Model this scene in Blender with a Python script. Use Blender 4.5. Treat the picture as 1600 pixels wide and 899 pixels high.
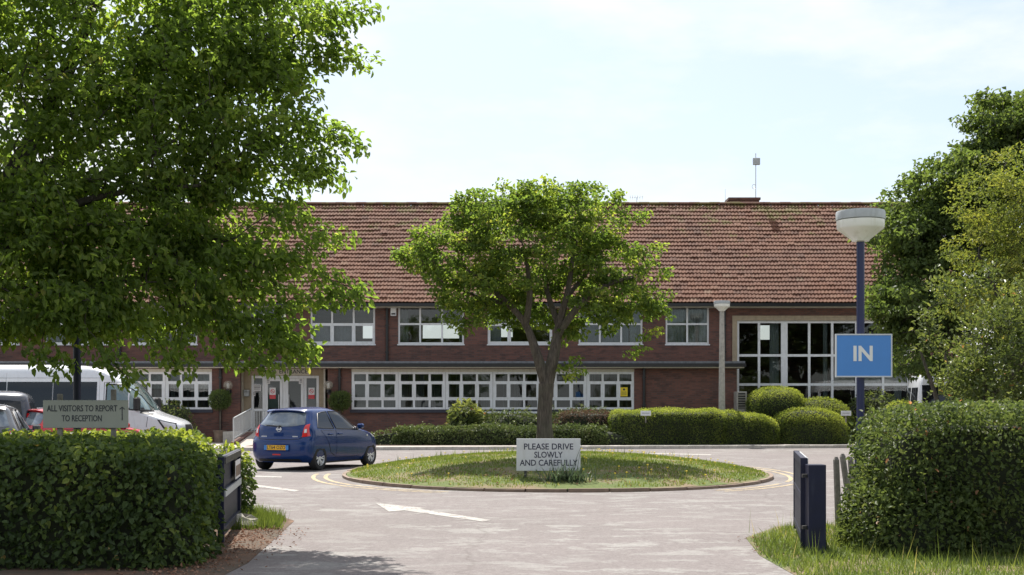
import bpy, math, random
import numpy as np
from mathutils import Vector, Matrix

for o in list(bpy.data.objects):
    bpy.data.objects.remove(o)
S = bpy.context.scene
C = S.collection
F, EYE, HZ, CX = 1950.0, 1.5, 637.0, 800.0      # focal length in px of a 1600 px frame, eye height, horizon row

# ------------------------------------------------------------------ camera, sky, sun, exposure
cam_d = bpy.data.cameras.new('camera')
cam = bpy.data.objects.new('camera', cam_d); C.objects.link(cam)
cam.location = (0, 0, EYE); cam.rotation_euler = (math.radians(90), 0, 0)
cam_d.sensor_width = 36; cam_d.lens = F / 1600 * 36
cam_d.shift_y = (HZ - 449.5) / 1600
cam_d.clip_start = 0.2; cam_d.clip_end = 6000
S.camera = cam

SUN_EL, SUN_AZ = math.radians(59), math.radians(-13)     # azimuth measured from +Y towards +X
sd = Vector((math.sin(SUN_AZ) * math.cos(SUN_EL), math.cos(SUN_AZ) * math.cos(SUN_EL), math.sin(SUN_EL)))
sl = bpy.data.lights.new('sun', 'SUN'); sl.energy = 4.6; sl.angle = math.radians(0.55); sl.color = (1, .95, .87)
so = bpy.data.objects.new('sun', sl); C.objects.link(so)
so.rotation_euler = sd.to_track_quat('Z', 'Y').to_euler(); so.location = sd * 60

W = bpy.data.worlds.new('World'); S.world = W; W.use_nodes = True
nt = W.node_tree; nt.nodes.clear()
def wn(t, **k):
    n = nt.nodes.new(t)
    for a, b in k.items(): setattr(n, a, b)
    return n
wl = nt.links.new
sky = wn('ShaderNodeTexSky', sky_type='NISHITA', sun_disc=False, sun_elevation=SUN_EL, sun_rotation=SUN_AZ)
sky.air_density = 1.0; sky.dust_density = 2.2; sky.ozone_density = 1.5
tcw = wn('ShaderNodeTexCoord')
mp = wn('ShaderNodeMapping'); mp.inputs['Scale'].default_value = (1.5, 1.5, 4.2); mp.inputs['Location'].default_value = (.31, .12, .4)
wl(tcw.outputs['Generated'], mp.inputs[0])
nz = wn('ShaderNodeTexNoise'); nz.inputs['Scale'].default_value = 2.3; nz.inputs['Detail'].default_value = 7; nz.inputs['Roughness'].default_value = .56
wl(mp.outputs[0], nz.inputs['Vector'])
rp = wn('ShaderNodeValToRGB'); rp.color_ramp.elements[0].position = .40; rp.color_ramp.elements[1].position = .60
rp.color_ramp.elements[0].color = (.22, .22, .22, 1); rp.color_ramp.elements[1].color = (1, 1, 1, 1)
wl(nz.outputs[0], rp.inputs[0])
mx = wn('ShaderNodeMix', data_type='RGBA')
wl(rp.outputs[0], mx.inputs[0]); wl(sky.outputs[0], mx.inputs[6]); mx.inputs[7].default_value = (5.9, 6.05, 6.1, 1)
bg = wn('ShaderNodeBackground'); bg.inputs[1].default_value = 0.10
wl(mx.outputs[2], bg.inputs[0])
wl(bg.outputs[0], wn('ShaderNodeOutputWorld').inputs[0])

vs = S.view_settings
vs.view_transform = 'Standard'; vs.look = 'None'; vs.gamma = 1; vs.use_curve_mapping = False
vs.exposure = 0.85
S.render.engine = 'CYCLES'
S.cycles.max_bounces = 8; S.cycles.transparent_max_bounces = 12; S.cycles.diffuse_bounces = 6
S.cycles.glossy_bounces = 3; S.cycles.transmission_bounces = 6; S.cycles.caustics_reflective = False; S.cycles.caustics_refractive = False

# ------------------------------------------------------------------ helpers
def PX(px, Y): return (px - CX) * Y / F
def PZ(py, Y): return EYE + (HZ - py) * Y / F
def G(px, py, z=0.0):
    Y = (EYE - z) * F / (py - HZ); return PX(px, Y), Y

ORG = {}
def link(o, parent=None):
    C.objects.link(o)
    if parent: o.parent = parent
    return o
def tag(o, label=None, cat=None, group=None, kind=None):
    if label: o['label'] = label
    if cat: o['category'] = cat
    if group: o['group'] = group
    if kind: o['kind'] = kind
    return o
def thing(name, label, cat, loc=(0, 0, 0), rz=0.0, group=None):
    o = bpy.data.objects.new(name, None); link(o); o.empty_display_size = .3
    o.location = loc; o.rotation_euler = (0, 0, rz); ORG[o] = Vector(loc) if rz == 0 else Vector((0, 0, 0))
    return tag(o, label, cat, group)

class MB:
    def __init__(s): s.v = []; s.f = []; s.m = []
    def add(s, vs, fs, m=0):
        n = len(s.v); s.v += [tuple(a) for a in vs]; s.f += [tuple(i + n for i in f) for f in fs]; s.m += [m] * len(fs); return s
    def box(s, x0, x1, y0, y1, z0, z1, m=0):
        return s.add([(x0,y0,z0),(x1,y0,z0),(x1,y1,z0),(x0,y1,z0),(x0,y0,z1),(x1,y0,z1),(x1,y1,z1),(x0,y1,z1)],
                     [(0,3,2,1),(4,5,6,7),(0,1,5,4),(1,2,6,5),(2,3,7,6),(3,0,4,7)], m)
    def bbox(s, x0, x1, y0, y1, z0, z1, b=.01, m=0):      # box with chamfered edges
        vs = []; 
        for sx in (0,1):
            for sy in (0,1):
                for sz in (0,1):
                    X_, Y_, Z_ = (x0,x1)[sx], (y0,y1)[sy], (z0,z1)[sz]
                    dx, dy, dz = (b,-b)[sx], (b,-b)[sy], (b,-b)[sz]
                    vs += [(X_, Y_+dy, Z_+dz), (X_+dx, Y_, Z_+dz), (X_+dx, Y_+dy, Z_)]
        def I(sx, sy, sz, k): return (sx*4+sy*2+sz)*3+k
        fs = []
        for a in (0,1):
            q=[I(a,0,0,0),I(a,1,0,0),I(a,1,1,0),I(a,0,1,0)]; fs.append(q if a else q[::-1])
            q=[I(0,a,0,1),I(0,a,1,1),I(1,a,1,1),I(1,a,0,1)]; fs.append(q if a else q[::-1])
            q=[I(0,0,a,2),I(1,0,a,2),I(1,1,a,2),I(0,1,a,2)]; fs.append(q if a else q[::-1])
        for a in (0,1):
            for c in (0,1):
                q=[I(a,c,0,0),I(a,c,1,0),I(a,c,1,1),I(a,c,0,1)]; fs.append(q if (a^c) else q[::-1])
                q=[I(a,0,c,0),I(a,0,c,2),I(a,1,c,2),I(a,1,c,0)]; fs.append(q if (a^c) else q[::-1])
                q=[I(0,a,c,1),I(1,a,c,1),I(1,a,c,2),I(0,a,c,2)]; fs.append(q if (a^c) else q[::-1])
                for e in (0,1):
                    q=[I(a,c,e,0),I(a,c,e,1),I(a,c,e,2)]; fs.append(q if not(a^c^e) else q[::-1])
        return s.add(vs, fs, m)
    def tube(s, path, radii, n=8, m=0, cap=True):
        path = [Vector(p) for p in path]
        if not hasattr(radii, '__len__'): radii = [radii]*len(path)
        base = len(s.v); up = None
        for i, p in enumerate(path):
            t = (path[min(i+1, len(path)-1)] - path[max(i-1, 0)]).normalized()
            if up is None:
                up = Vector((0,0,1)) if abs(t.z) < .9 else Vector((0,1,0))
            a = t.cross(up).normalized(); b = a.cross(t).normalized(); up = b
            for k in range(n):
                w = 2*math.pi*k/n; s.v.append(tuple(p + (a*math.cos(w) + b*math.sin(w))*radii[i]))
        for i in range(len(path)-1):
            for k in range(n):
                k2 = (k+1) % n; s.f.append((base+i*n+k, base+(i+1)*n+k, base+(i+1)*n+k2, base+i*n+k2)); s.m.append(m)
        if cap:
            s.f.append(tuple(base+k for k in range(n))); s.m.append(m)
            e = base+(len(path)-1)*n; s.f.append(tuple(e+k for k in range(n-1,-1,-1))); s.m.append(m)
        return s
    def lathe(s, prof, c=(0,0,0), n=24, axis='z', m=0):
        base = len(s.v)
        for (r, h) in prof:
            for k in range(n):
                w = 2*math.pi*k/n; a, b = r*math.cos(w), r*math.sin(w)
                p = (a, b, h) if axis == 'z' else ((a, h, b) if axis == 'y' else (h, a, b))
                s.v.append((c[0]+p[0], c[1]+p[1], c[2]+p[2]))
        for i in range(len(prof)-1):
            for k in range(n):
                k2 = (k+1) % n; q = (base+i*n+k, base+i*n+k2, base+(i+1)*n+k2, base+(i+1)*n+k)
                s.f.append(q if axis != 'y' else q[::-1]); s.m.append(m)
        return s
    def prism(s, poly, z0, z1, m=0):       # counter-clockwise polygon in x, y
        n = len(poly)
        return s.add([(x,y,z0) for x,y in poly]+[(x,y,z1) for x,y in poly],
                     [tuple(range(n-1,-1,-1)), tuple(range(n,2*n))]+[(i,(i+1)%n,n+(i+1)%n,n+i) for i in range(n)], m)
    def build(s, name, mat, parent=None, smooth=False, local=False):
        me = bpy.data.meshes.new(name)
        o3 = ORG.get(parent, Vector((0,0,0))) if not local else Vector((0,0,0))
        me.from_pydata([(a-o3.x, b-o3.y, c-o3.z) for a,b,c in s.v], [], s.f)
        for mt in (mat if isinstance(mat, (list, tuple)) else [mat]): me.materials.append(mt)
        if isinstance(mat, (list, tuple)): me.polygons.foreach_set('material_index', s.m)
        if smooth:
            me.polygons.foreach_set('use_smooth', [True]*len(me.polygons))
            try: me.set_sharp_from_angle(angle=math.radians(38))
            except Exception: pass
        me.update()
        o = link(bpy.data.objects.new(name, me), parent); ORG[o] = o3
        return o

def np_mesh(name, verts, quads, mat, parent=None, tint=None, local=False, smooth=False, kind=None):
    """numpy arrays to one mesh object; quads (n, k)."""
    o3 = ORG.get(parent, Vector((0,0,0))) if not local else Vector((0,0,0))
    v = np.asarray(verts, np.float32) - np.array(o3, np.float32)
    q = np.asarray(quads, np.int32); k = q.shape[1]
    me = bpy.data.meshes.new(name)
    me.vertices.add(len(v)); me.vertices.foreach_set('co', v.ravel())
    me.loops.add(q.size); me.loops.foreach_set('vertex_index', q.ravel())
    me.polygons.add(len(q)); me.polygons.foreach_set('loop_start', np.arange(0, q.size, k, dtype=np.int32))
    me.polygons.foreach_set('use_smooth', np.full(len(q), smooth))
    if tint is not None:
        a = me.attributes.new('tint', 'FLOAT', 'POINT'); a.data.foreach_set('value', np.asarray(tint, np.float32))
    me.materials.append(mat); me.update(calc_edges=True); me.validate()
    o = link(bpy.data.objects.new(name, me), parent); ORG[o] = o3
    if kind: o['kind'] = kind
    return o

def copy_tree(o, parent=None):
    c = o.copy(); C.objects.link(c); c.parent = parent
    for ch in list(o.children): copy_tree(ch, c)
    return c

def lettering(txt, size, loc, mat, parent, align='CENTER', rot=(math.pi/2, 0, 0), bold=0.0, xs=1.0, space=1.0, depth=.001, width=None):
    cu = bpy.data.curves.new('lettering', 'FONT'); cu.body = txt; cu.size = size; cu.align_x = align; cu.align_y = 'CENTER'
    cu.extrude = depth; cu.offset = bold; cu.space_character = space; cu.resolution_u = 3
    t = bpy.data.objects.new('lettering', cu)
    me = bpy.data.meshes.new_from_object(t); bpy.data.objects.remove(t)
    me.materials.append(mat)
    if width:
        xx = [v.co.x for v in me.vertices]; xs = width/(max(xx)-min(xx))
    o = link(bpy.data.objects.new('lettering', me), parent); o['kind'] = 'stuff'
    p = Vector(loc) - ORG.get(parent, Vector((0,0,0)))
    o.location = p; o.rotation_euler = rot; o.scale = (xs, 1, 1)
    return o

# ------------------------------------------------------------------ materials
M = {}
def new_mat(name):
    m = bpy.data.materials.new(name); m.use_nodes = True; M[name] = m
    m.node_tree.nodes.clear(); return m, m.node_tree
def N(t, typ, **k):
    n = t.nodes.new(typ)
    for a, b in k.items():
        if a.startswith('i_'): n.inputs[a[2:].replace('_', ' ')].default_value = b
        else: setattr(n, a, b)
    return n
def ramp(t, fac, stops):
    r = N(t, 'ShaderNodeValToRGB'); e = r.color_ramp.elements
    while len(e) < len(stops): e.new(.5)
    for i, (p, c) in enumerate(stops): e[i].position = p; e[i].color = (*c, 1)
    t.links.new(fac, r.inputs[0]); return r.outputs[0]
def mixc(t, fac, a, b, mode='MIX'):
    m = N(t, 'ShaderNodeMix', data_type='RGBA', blend_type=mode)
    for idx, v in ((0, fac), (6, a), (7, b)):
        if hasattr(v, 'links'): t.links.new(v, m.inputs[idx])
        else: m.inputs[idx].default_value = v if idx == 0 else (*v, 1)
    return m.outputs[2]
def noise(t, vec, scale, detail=4, rough=.55, dist=0):
    n = N(t, 'ShaderNodeTexNoise'); n.inputs['Scale'].default_value = scale; n.inputs['Detail'].default_value = detail
    n.inputs['Roughness'].default_value = rough; n.inputs['Distortion'].default_value = dist
    if vec is not None: t.links.new(vec, n.inputs['Vector'])
    return n.outputs[0]
def worldpos(t, scale=(1,1,1), loc=(0,0,0)):
    g = N(t, 'ShaderNodeNewGeometry'); m = N(t, 'ShaderNodeMapping'); m.inputs['Scale'].default_value = scale; m.inputs['Location'].default_value = loc
    t.links.new(g.outputs['Position'], m.inputs[0]); return m.outputs[0]
def objpos(t, scale=(1,1,1)):
    g = N(t, 'ShaderNodeTexCoord'); m = N(t, 'ShaderNodeMapping'); m.inputs['Scale'].default_value = scale
    t.links.new(g.outputs['Object'], m.inputs[0]); return m.outputs[0]
def finish(t, col, rough=.6, metal=0, bump=None, bstr=.3, bdist=.01, spec=.5, coat=0):
    b = N(t, 'ShaderNodeBsdfPrincipled'); b.inputs['Metallic'].default_value = metal
    b.inputs['Specular IOR Level'].default_value = spec; b.inputs['Coat Weight'].default_value = coat; b.inputs['Coat Roughness'].default_value = .06
    for k, v in (('Base Color', col), ('Roughness', rough)):
        if hasattr(v, 'links'): t.links.new(v, b.inputs[k])
        else: b.inputs[k].default_value = v if k == 'Roughness' else (*v, 1)
    if bump is not None:
        u = N(t, 'ShaderNodeBump'); u.inputs['Strength'].default_value = bstr; u.inputs['Distance'].default_value = bdist
        t.links.new(bump, u.inputs['Height']); t.links.new(u.outputs[0], b.inputs['Normal'])
    o = N(t, 'ShaderNodeOutputMaterial'); t.links.new(b.outputs[0], o.inputs[0]); return b
def plain(name, col, rough=.5, metal=0, var=.12, scale=6, spec=.5, coat=0, dirt=None):
    m, t = new_mat(name)
    p = objpos(t)
    n = noise(t, p, scale, 5)
    c = ramp(t, n, [(.3, tuple(x*(1-var) for x in col)), (.7, tuple(min(1, x*(1+var)) for x in col))])
    if dirt:
        d = noise(t, objpos(t, (3,3,.7)), 4, 6)
        c = mixc(t, ramp(t, d, [(.5, (0,0,0)), (.75, (.6,.6,.6))]), c, dirt)
    r = N(t, 'ShaderNodeMapRange'); r.inputs[3].default_value = max(.03, rough*.8); r.inputs[4].default_value = min(1, rough*1.2)
    t.links.new(n, r.inputs[0])
    finish(t, c, r.outputs[0], metal, spec=spec, coat=coat); return m

plain('white_frame', (.74,.75,.77), .35, var=.04, dirt=(.55,.55,.52))
plain('cream_panel', (.58,.55,.47), .5, var=.06, dirt=(.42,.38,.30))
plain('tan_surround', (.36,.29,.20), .6, var=.12, dirt=(.22,.18,.13))
plain('black_gutter', (.012,.012,.014), .35, var=.2)
plain('lead', (.13,.14,.16), .5, var=.25, dirt=(.07,.07,.075))
plain('sill', (.03,.032,.05), .5)
plain('dark_interior', (.20,.19,.175), .9, var=.2, scale=.8)
plain('pale_blind', (.34,.38,.44), .8, var=.08)
plain('curtain', (.50,.55,.56), .85, var=.15, scale=9)
plain('slat', (.22,.25,.235), .8, var=.12)
plain('concrete', (.40,.38,.34), .85, var=.18, scale=9, dirt=(.22,.21,.18))
plain('kerb', (.47,.44,.40), .85, var=.15, scale=5, dirt=(.27,.25,.22))
plain('edging', (.22,.16,.12), .9, var=.25, scale=5, dirt=(.16,.13,.10))
plain('navy_paint', (.006,.0085,.03), .5, spec=.3, var=.2, dirt=(.03,.035,.06))
plain('navy_post', (.008,.014,.07), .35, var=.15)
plain('sign_white', (.62,.64,.67), .45, var=.03, dirt=(.50,.51,.50))
plain('sign_grey', (.36,.37,.32), .5, var=.05)
plain('sign_blue', (.075,.255,.64), .45, var=.03)
plain('sign_letter', (.80,.80,.78), .5, var=.02)
plain('navy_letter', (.012,.012,.045), .5, var=.1)
plain('dark_letter', (.035,.04,.05), .5, var=.1)
plain('dark_metal', (.05,.05,.05), .5, .3)
plain('alu', (.55,.56,.57), .35, .8, var=.08)
plain('grey_paint', (.42,.44,.45), .45, var=.06)
plain('weathered_wood', (.20,.185,.165), .9, var=.35, scale=14)
plain('lamp_glass', (.86,.85,.80), .25, var=.03, dirt=(.60,.58,.46))
plain('lamp_cap', (.42,.44,.45), .45, var=.12, dirt=(.26,.27,.26))
plain('sticker_red', (.55,.04,.05), .4, var=.05)
plain('paper', (.72,.70,.70), .6, var=.04)
plain('yellow_sign', (.85,.62,.02), .5, var=.04)
plain('plate_yellow', (.75,.42,.02), .4, var=.04)
plain('plate_blue', (.05,.22,.6), .4)
plain('tyre', (.018,.018,.019), .8, var=.25)
plain('rim', (.70,.71,.73), .4, .2, var=.06)
plain('black_plastic', (.015,.015,.016), .5, var=.2)
plain('red_lamp', (.62,.008,.012), .15, coat=.8, var=.1, scale=20)
plain('clear_lamp', (.65,.66,.68), .12, coat=1)
plain('chrome', (.80,.81,.83), .2, .25, var=.03)
plain('paint_blue', (.001,.026,.135), .25, .0, var=.03, spec=.3, coat=.55)
plain('paint_grey', (.085,.09,.10), .28, .4, var=.03, coat=1)
plain('paint_slate', (.035,.04,.055), .28, .3, var=.03, coat=1)
plain('paint_red', (.48,.012,.02), .25, .0, var=.03, coat=1)
plain('paint_white', (.74,.76,.79), .22, .0, var=.02, coat=1, dirt=(.62,.63,.64))
plain('car_glass', (.012,.014,.016), .04, var=.1, spec=.5)
plain('cab_glass', (.10,.16,.16), .05, var=.25, scale=2.5, spec=.9, coat=1)
plain('rear_glass', (.10,.125,.15), .05, var=.45, scale=3, spec=.9, coat=1)
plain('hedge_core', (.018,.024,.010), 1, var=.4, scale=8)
plain('flower_yellow', (.8,.6,.03), .6)
plain('stone', (.36,.33,.29), .9, var=.3, scale=10)

def glass_mat():
    m, t = new_mat('window_glass')
    tr = N(t, 'ShaderNodeBsdfTransparent'); tr.inputs[0].default_value = (.76,.79,.79,1)
    gl = N(t, 'ShaderNodeBsdfGlossy'); gl.inputs['Roughness'].default_value = .015
    w = noise(t, worldpos(t), 1.1, 2)
    u = N(t, 'ShaderNodeBump'); u.inputs['Strength'].default_value = .06; u.inputs['Distance'].default_value = .05
    t.links.new(w, u.inputs['Height']); t.links.new(u.outputs[0], gl.inputs['Normal'])
    fr = N(t, 'ShaderNodeFresnel'); fr.inputs[0].default_value = 1.6
    mx = N(t, 'ShaderNodeMixShader'); t.links.new(fr.outputs[0], mx.inputs[0]); t.links.new(tr.outputs[0], mx.inputs[1]); t.links.new(gl.outputs[0], mx.inputs[2])
    o = N(t, 'ShaderNodeOutputMaterial'); t.links.new(mx.outputs[0], o.inputs[0])
    m, t = new_mat('globe_glass')
    tr = N(t, 'ShaderNodeBsdfTransparent'); gl = N(t, 'ShaderNodeBsdfPrincipled'); gl.inputs['Base Color'].default_value = (.36,.32,.26,1); gl.inputs['Roughness'].default_value = .1
    mx = N(t, 'ShaderNodeMixShader'); mx.inputs[0].default_value = .42; t.links.new(tr.outputs[0], mx.inputs[1]); t.links.new(gl.outputs[0], mx.inputs[2])
    o = N(t, 'ShaderNodeOutputMaterial'); t.links.new(mx.outputs[0], o.inputs[0])
glass_mat()

def brick_mat():
    m, t = new_mat('brickwork')
    g = N(t, 'ShaderNodeNewGeometry'); sp = N(t, 'ShaderNodeSeparateXYZ'); t.links.new(g.outputs['Position'], sp.inputs[0])
    ad = N(t, 'ShaderNodeMath'); ad.operation = 'ADD'; t.links.new(sp.outputs[0], ad.inputs[0]); t.links.new(sp.outputs[1], ad.inputs[1])
    cb = N(t, 'ShaderNodeCombineXYZ'); t.links.new(ad.outputs[0], cb.inputs[0]); t.links.new(sp.outputs[2], cb.inputs[1])
    br = N(t, 'ShaderNodeTexBrick'); t.links.new(cb.outputs[0], br.inputs['Vector'])
    br.offset = .5; br.inputs['Scale'].default_value = 1; br.inputs['Mortar Size'].default_value = .011; br.inputs['Mortar Smooth'].default_value = .2
    br.inputs['Bias'].default_value = -.1; br.inputs['Brick Width'].default_value = .235; br.inputs['Row Height'].default_value = .0775
    br.inputs['Color1'].default_value = (.175,.078,.058,1); br.inputs['Color2'].default_value = (.072,.043,.039,1); br.inputs['Mortar'].default_value = (.10,.078,.072,1)
    n1 = noise(t, worldpos(t), .9, 5)
    c = mixc(t, ramp(t, n1, [(.35,(0,0,0)),(.7,(.55,.55,.55))]), br.outputs[0], (.20,.09,.068))
    n2 = noise(t, worldpos(t, (1.2,1.2,5)), 1.7, 6)
    c = mixc(t, ramp(t, n2, [(.52,(0,0,0)),(.72,(.7,.7,.7))]), c, (.045,.030,.031))
    finish(t, c, .9, bump=br.outputs['Fac'], bstr=-.4, bdist=.01)
brick_mat()

def tile_mat():
    m, t = new_mat('roof_tile')
    a = N(t, 'ShaderNodeAttribute', attribute_name='tint')
    c = ramp(t, a.outputs['Fac'], [(0,(.095,.037,.021)),(.3,(.142,.055,.030)),(.6,(.168,.070,.039)),(.85,(.188,.091,.054)),(1,(.20,.122,.078))])
    n1 = noise(t, worldpos(t), 9, 6, .6)
    c = mixc(t, ramp(t, n1, [(.5,(0,0,0)),(.8,(.45,.45,.45))]), c, (.15,.11,.08))
    n3 = noise(t, worldpos(t), .45, 3)
    c = mixc(t, ramp(t, n3, [(.4,(0,0,0)),(.7,(.4,.4,.4))]), c, (.10,.055,.042))
    # moss and lichen grow in patches of their own, more of it towards the ridge
    n2 = noise(t, worldpos(t, (1,1,1.4)), 1.3, 8, .72)
    sp = N(t, 'ShaderNodeSeparateXYZ'); t.links.new(worldpos(t), sp.inputs[0])
    mr = N(t, 'ShaderNodeMapRange'); mr.inputs[1].default_value = 7.0; mr.inputs[2].default_value = 10.6; mr.inputs[3].default_value = -.085; mr.inputs[4].default_value = .085
    t.links.new(sp.outputs[2], mr.inputs[0])
    ad = N(t, 'ShaderNodeMath'); ad.operation = 'ADD'; t.links.new(n2, ad.inputs[0]); t.links.new(mr.outputs[0], ad.inputs[1])
    c = mixc(t, ramp(t, ad.outputs[0], [(.575,(0,0,0)),(.635,(.9,.9,.9))]), c, (.12,.095,.022))
    finish(t, c, .85, bump=n1, bstr=.3, bdist=.006)
tile_mat()

def asphalt_mat():
    m, t = new_mat('asphalt')
    c = ramp(t, noise(t, worldpos(t), .35, 6, .6), [(.3,(.128,.106,.104)),(.7,(.178,.150,.148))])
    s = noise(t, worldpos(t, (.55,.9,1)), 2.3, 11, .74, .15)
    msk = noise(t, worldpos(t, (.12,.16,1), (-.1,-1.3,0)), 1.6, 3)
    mm = N(t, 'ShaderNodeMath'); mm.operation = 'MULTIPLY'
    t.links.new(ramp(t, s, [(.515,(0,0,0)),(.555,(1,1,1))]), mm.inputs[0]); t.links.new(ramp(t, msk, [(.36,(.1,.1,.1)),(.56,(.9,.9,.9))]), mm.inputs[1])
    c = mixc(t, mm.outputs[0], c, (.32,.32,.30))
    dk = noise(t, worldpos(t, (.35,1.6,1)), 1.4, 7, .6)
    c = mixc(t, ramp(t, dk, [(.55,(0,0,0)),(.75,(.5,.5,.5))]), c, (.10,.083,.082))
    md_ = noise(t, worldpos(t), 13, 6, .7)
    c = mixc(t, .38, c, ramp(t, md_, [(.36,(.075,.066,.065)),(.64,(.255,.235,.23))]))
    fine = noise(t, worldpos(t), 55, 4, .7)
    c = mixc(t, .28, c, ramp(t, fine, [(.35,(.07,.062,.06)),(.65,(.32,.295,.285))]))
    vo = N(t, 'ShaderNodeTexVoronoi', feature='DISTANCE_TO_EDGE'); vo.inputs['Scale'].default_value = .28
    dn = N(t, 'ShaderNodeTexNoise'); dn.inputs['Scale'].default_value = 1.2; t.links.new(worldpos(t), dn.inputs['Vector'])
    av = N(t, 'ShaderNodeMix', data_type='VECTOR'); av.inputs[0].default_value = .35; t.links.new(worldpos(t), av.inputs[4]); t.links.new(dn.outputs[1], av.inputs[5])
    t.links.new(av.outputs[1], vo.inputs['Vector'])
    c = mixc(t, ramp(t, vo.outputs[0], [(.0,(.45,.45,.45)),(.006,(0,0,0))]), c, (.10,.085,.08))
    finish(t, c, .9, bump=fine, bstr=.5, bdist=.006, spec=.35)
    m, t = new_mat('footway')
    c = ramp(t, noise(t, worldpos(t), 1.2, 6), [(.3,(.36,.31,.28)),(.7,(.46,.41,.37))])
    f2 = noise(t, worldpos(t), 40, 3)
    c = mixc(t, .2, c, ramp(t, f2, [(.3,(.2,.18,.17)),(.7,(.5,.46,.42))]))
    finish(t, c, .9, bump=f2, bstr=.3, bdist=.004)
    m, t = new_mat('soil')
    c = ramp(t, noise(t, worldpos(t), 5, 8, .7), [(.3,(.06,.04,.028)),(.55,(.14,.08,.05)),(.75,(.25,.14,.085))])
    c = mixc(t, ramp(t, noise(t, worldpos(t), 1.3, 6, .65), [(.42,(0,0,0)),(.6,(.85,.85,.85))]), c, (.075,.062,.045))
    finish(t, c, .95, bump=noise(t, worldpos(t), 22, 5), bstr=.8, bdist=.03)
    m, t = new_mat('turf')
    n1 = noise(t, worldpos(t), 1.1, 6, .65)
    c = ramp(t, noise(t, worldpos(t), 14, 5, .7), [(.3,(.06,.085,.018)),(.7,(.12,.155,.035))])
    c = mixc(t, ramp(t, n1, [(.46,(0,0,0)),(.62,(.9,.9,.9))]), c, (.20,.14,.09))
    finish(t, c, .95, bump=noise(t, worldpos(t), 30, 5), bstr=.8, bdist=.03)
    m, t = new_mat('field')
    c = ramp(t, noise(t, worldpos(t), .3, 7, .6), [(.3,(.04,.06,.018)),(.7,(.09,.11,.035))])
    finish(t, c, .95, bump=noise(t, worldpos(t), 8, 5), bstr=.6, bdist=.05)
asphalt_mat()

def bark(name, a_, b_):
    m, t = new_mat(name)
    n = noise(t, worldpos(t, (7,7,1.1)), 3.5, 8, .7, .6); n2 = noise(t, worldpos(t), 3, 4)
    c = ramp(t, n, [(.34, a_), (.62, b_)])
    c = mixc(t, ramp(t, n2, [(.45,(0,0,0)),(.7,(.5,.5,.5))]), c, (.085,.085,.055))
    finish(t, c, .95, bump=n, bstr=.9, bdist=.03)
bark('bark', (.045,.036,.03), (.14,.115,.095)); bark('bark_dark', (.025,.021,.017), (.075,.064,.052))
def worn_paint(name, col, lo, hi):
    m, t = new_mat(name)
    n = noise(t, worldpos(t), 7, 9, .75); n2 = noise(t, worldpos(t), 60, 3, .7)
    c = ramp(t, noise(t, worldpos(t), 2.5, 4), [(.3,tuple(x*.85 for x in col)),(.7,col)])
    c = mixc(t, ramp(t, n, [(lo,(1,1,1)),(hi,(0,0,0))]), c, (.17,.145,.14))
    c = mixc(t, ramp(t, n2, [(.36,(.5,.5,.5)),(.48,(0,0,0))]), c, (.20,.175,.165))
    finish(t, c, .85, bump=n2, bstr=.3, bdist=.004, spec=.3)
worn_paint('line_white', (.42,.405,.38), .41, .49); worn_paint('line_yellow', (.50,.40,.24), .40, .52)

def leaf_mat(name, stops, trans, tfac=.45, rough=.55, spec=.22):
    m, t = new_mat(name)
    a = N(t, 'ShaderNodeAttribute', attribute_name='tint')
    c = ramp(t, a.outputs['Fac'], stops)
    hs = N(t, 'ShaderNodeHueSaturation'); hs.inputs['Saturation'].default_value = .86; hs.inputs['Value'].default_value = .95; t.links.new(c, hs.inputs['Color']); c = hs.outputs[0]
    b = N(t, 'ShaderNodeBsdfPrincipled'); t.links.new(c, b.inputs['Base Color']); b.inputs['Roughness'].default_value = rough; b.inputs['Specular IOR Level'].default_value = spec
    tl = N(t, 'ShaderNodeBsdfTranslucent'); t.links.new(mixc(t, 1.0, c, trans, 'MULTIPLY'), tl.inputs[0])
    mx = N(t, 'ShaderNodeMixShader'); mx.inputs[0].default_value = tfac
    t.links.new(b.outputs[0], mx.inputs[1]); t.links.new(tl.outputs[0], mx.inputs[2])
    o = N(t, 'ShaderNodeOutputMaterial'); t.links.new(mx.outputs[0], o.inputs[0])
leaf_mat('leaf_left', [(0,(.06,.095,.016)),(.5,(.105,.15,.022)),(.85,(.16,.195,.03)),(1,(.18,.16,.04))], (3.5,3.8,1.6), .52)
leaf_mat('leaf_mid', [(0,(.05,.085,.016)),(.5,(.09,.135,.022)),(.9,(.19,.215,.03)),(1,(.24,.23,.04))], (3.2,3.4,1.5), .47)
leaf_mat('leaf_syc', [(0,(.045,.078,.018)),(.6,(.085,.13,.028)),(1,(.14,.18,.04))], (3.0,2.9,1.5), .38)
leaf_mat('leaf_gold', [(0,(.08,.12,.02)),(.5,(.15,.185,.025)),(1,(.26,.26,.035))], (2.4,2.3,1.2), .38)
leaf_mat('leaf_shrub', [(0,(.05,.08,.018)),(.6,(.095,.13,.026)),(.93,(.16,.19,.035)),(1,(.28,.12,.03))], (2.8,2.6,1.6), .34, .4, .35)
leaf_mat('leaf_ivy', [(0,(.025,.05,.013)),(.5,(.055,.095,.02)),(.75,(.095,.145,.025)),(.95,(.19,.24,.03)),(.985,(.22,.26,.03)),(1,(.30,.20,.05))], (3.2,3.1,1.4), .30, .5, .25)
leaf_mat('leaf_priv', [(0,(.036,.062,.014)),(.6,(.08,.12,.022)),(.97,(.10,.12,.03)),(1,(.30,.13,.05))], (3.0,2.8,2.0), .32, .5)
leaf_mat('leaf_yew', [(0,(.04,.07,.012)),(.5,(.085,.13,.018)),(1,(.25,.29,.04))], (2.6,2.5,1.2), .42, .55)
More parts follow.
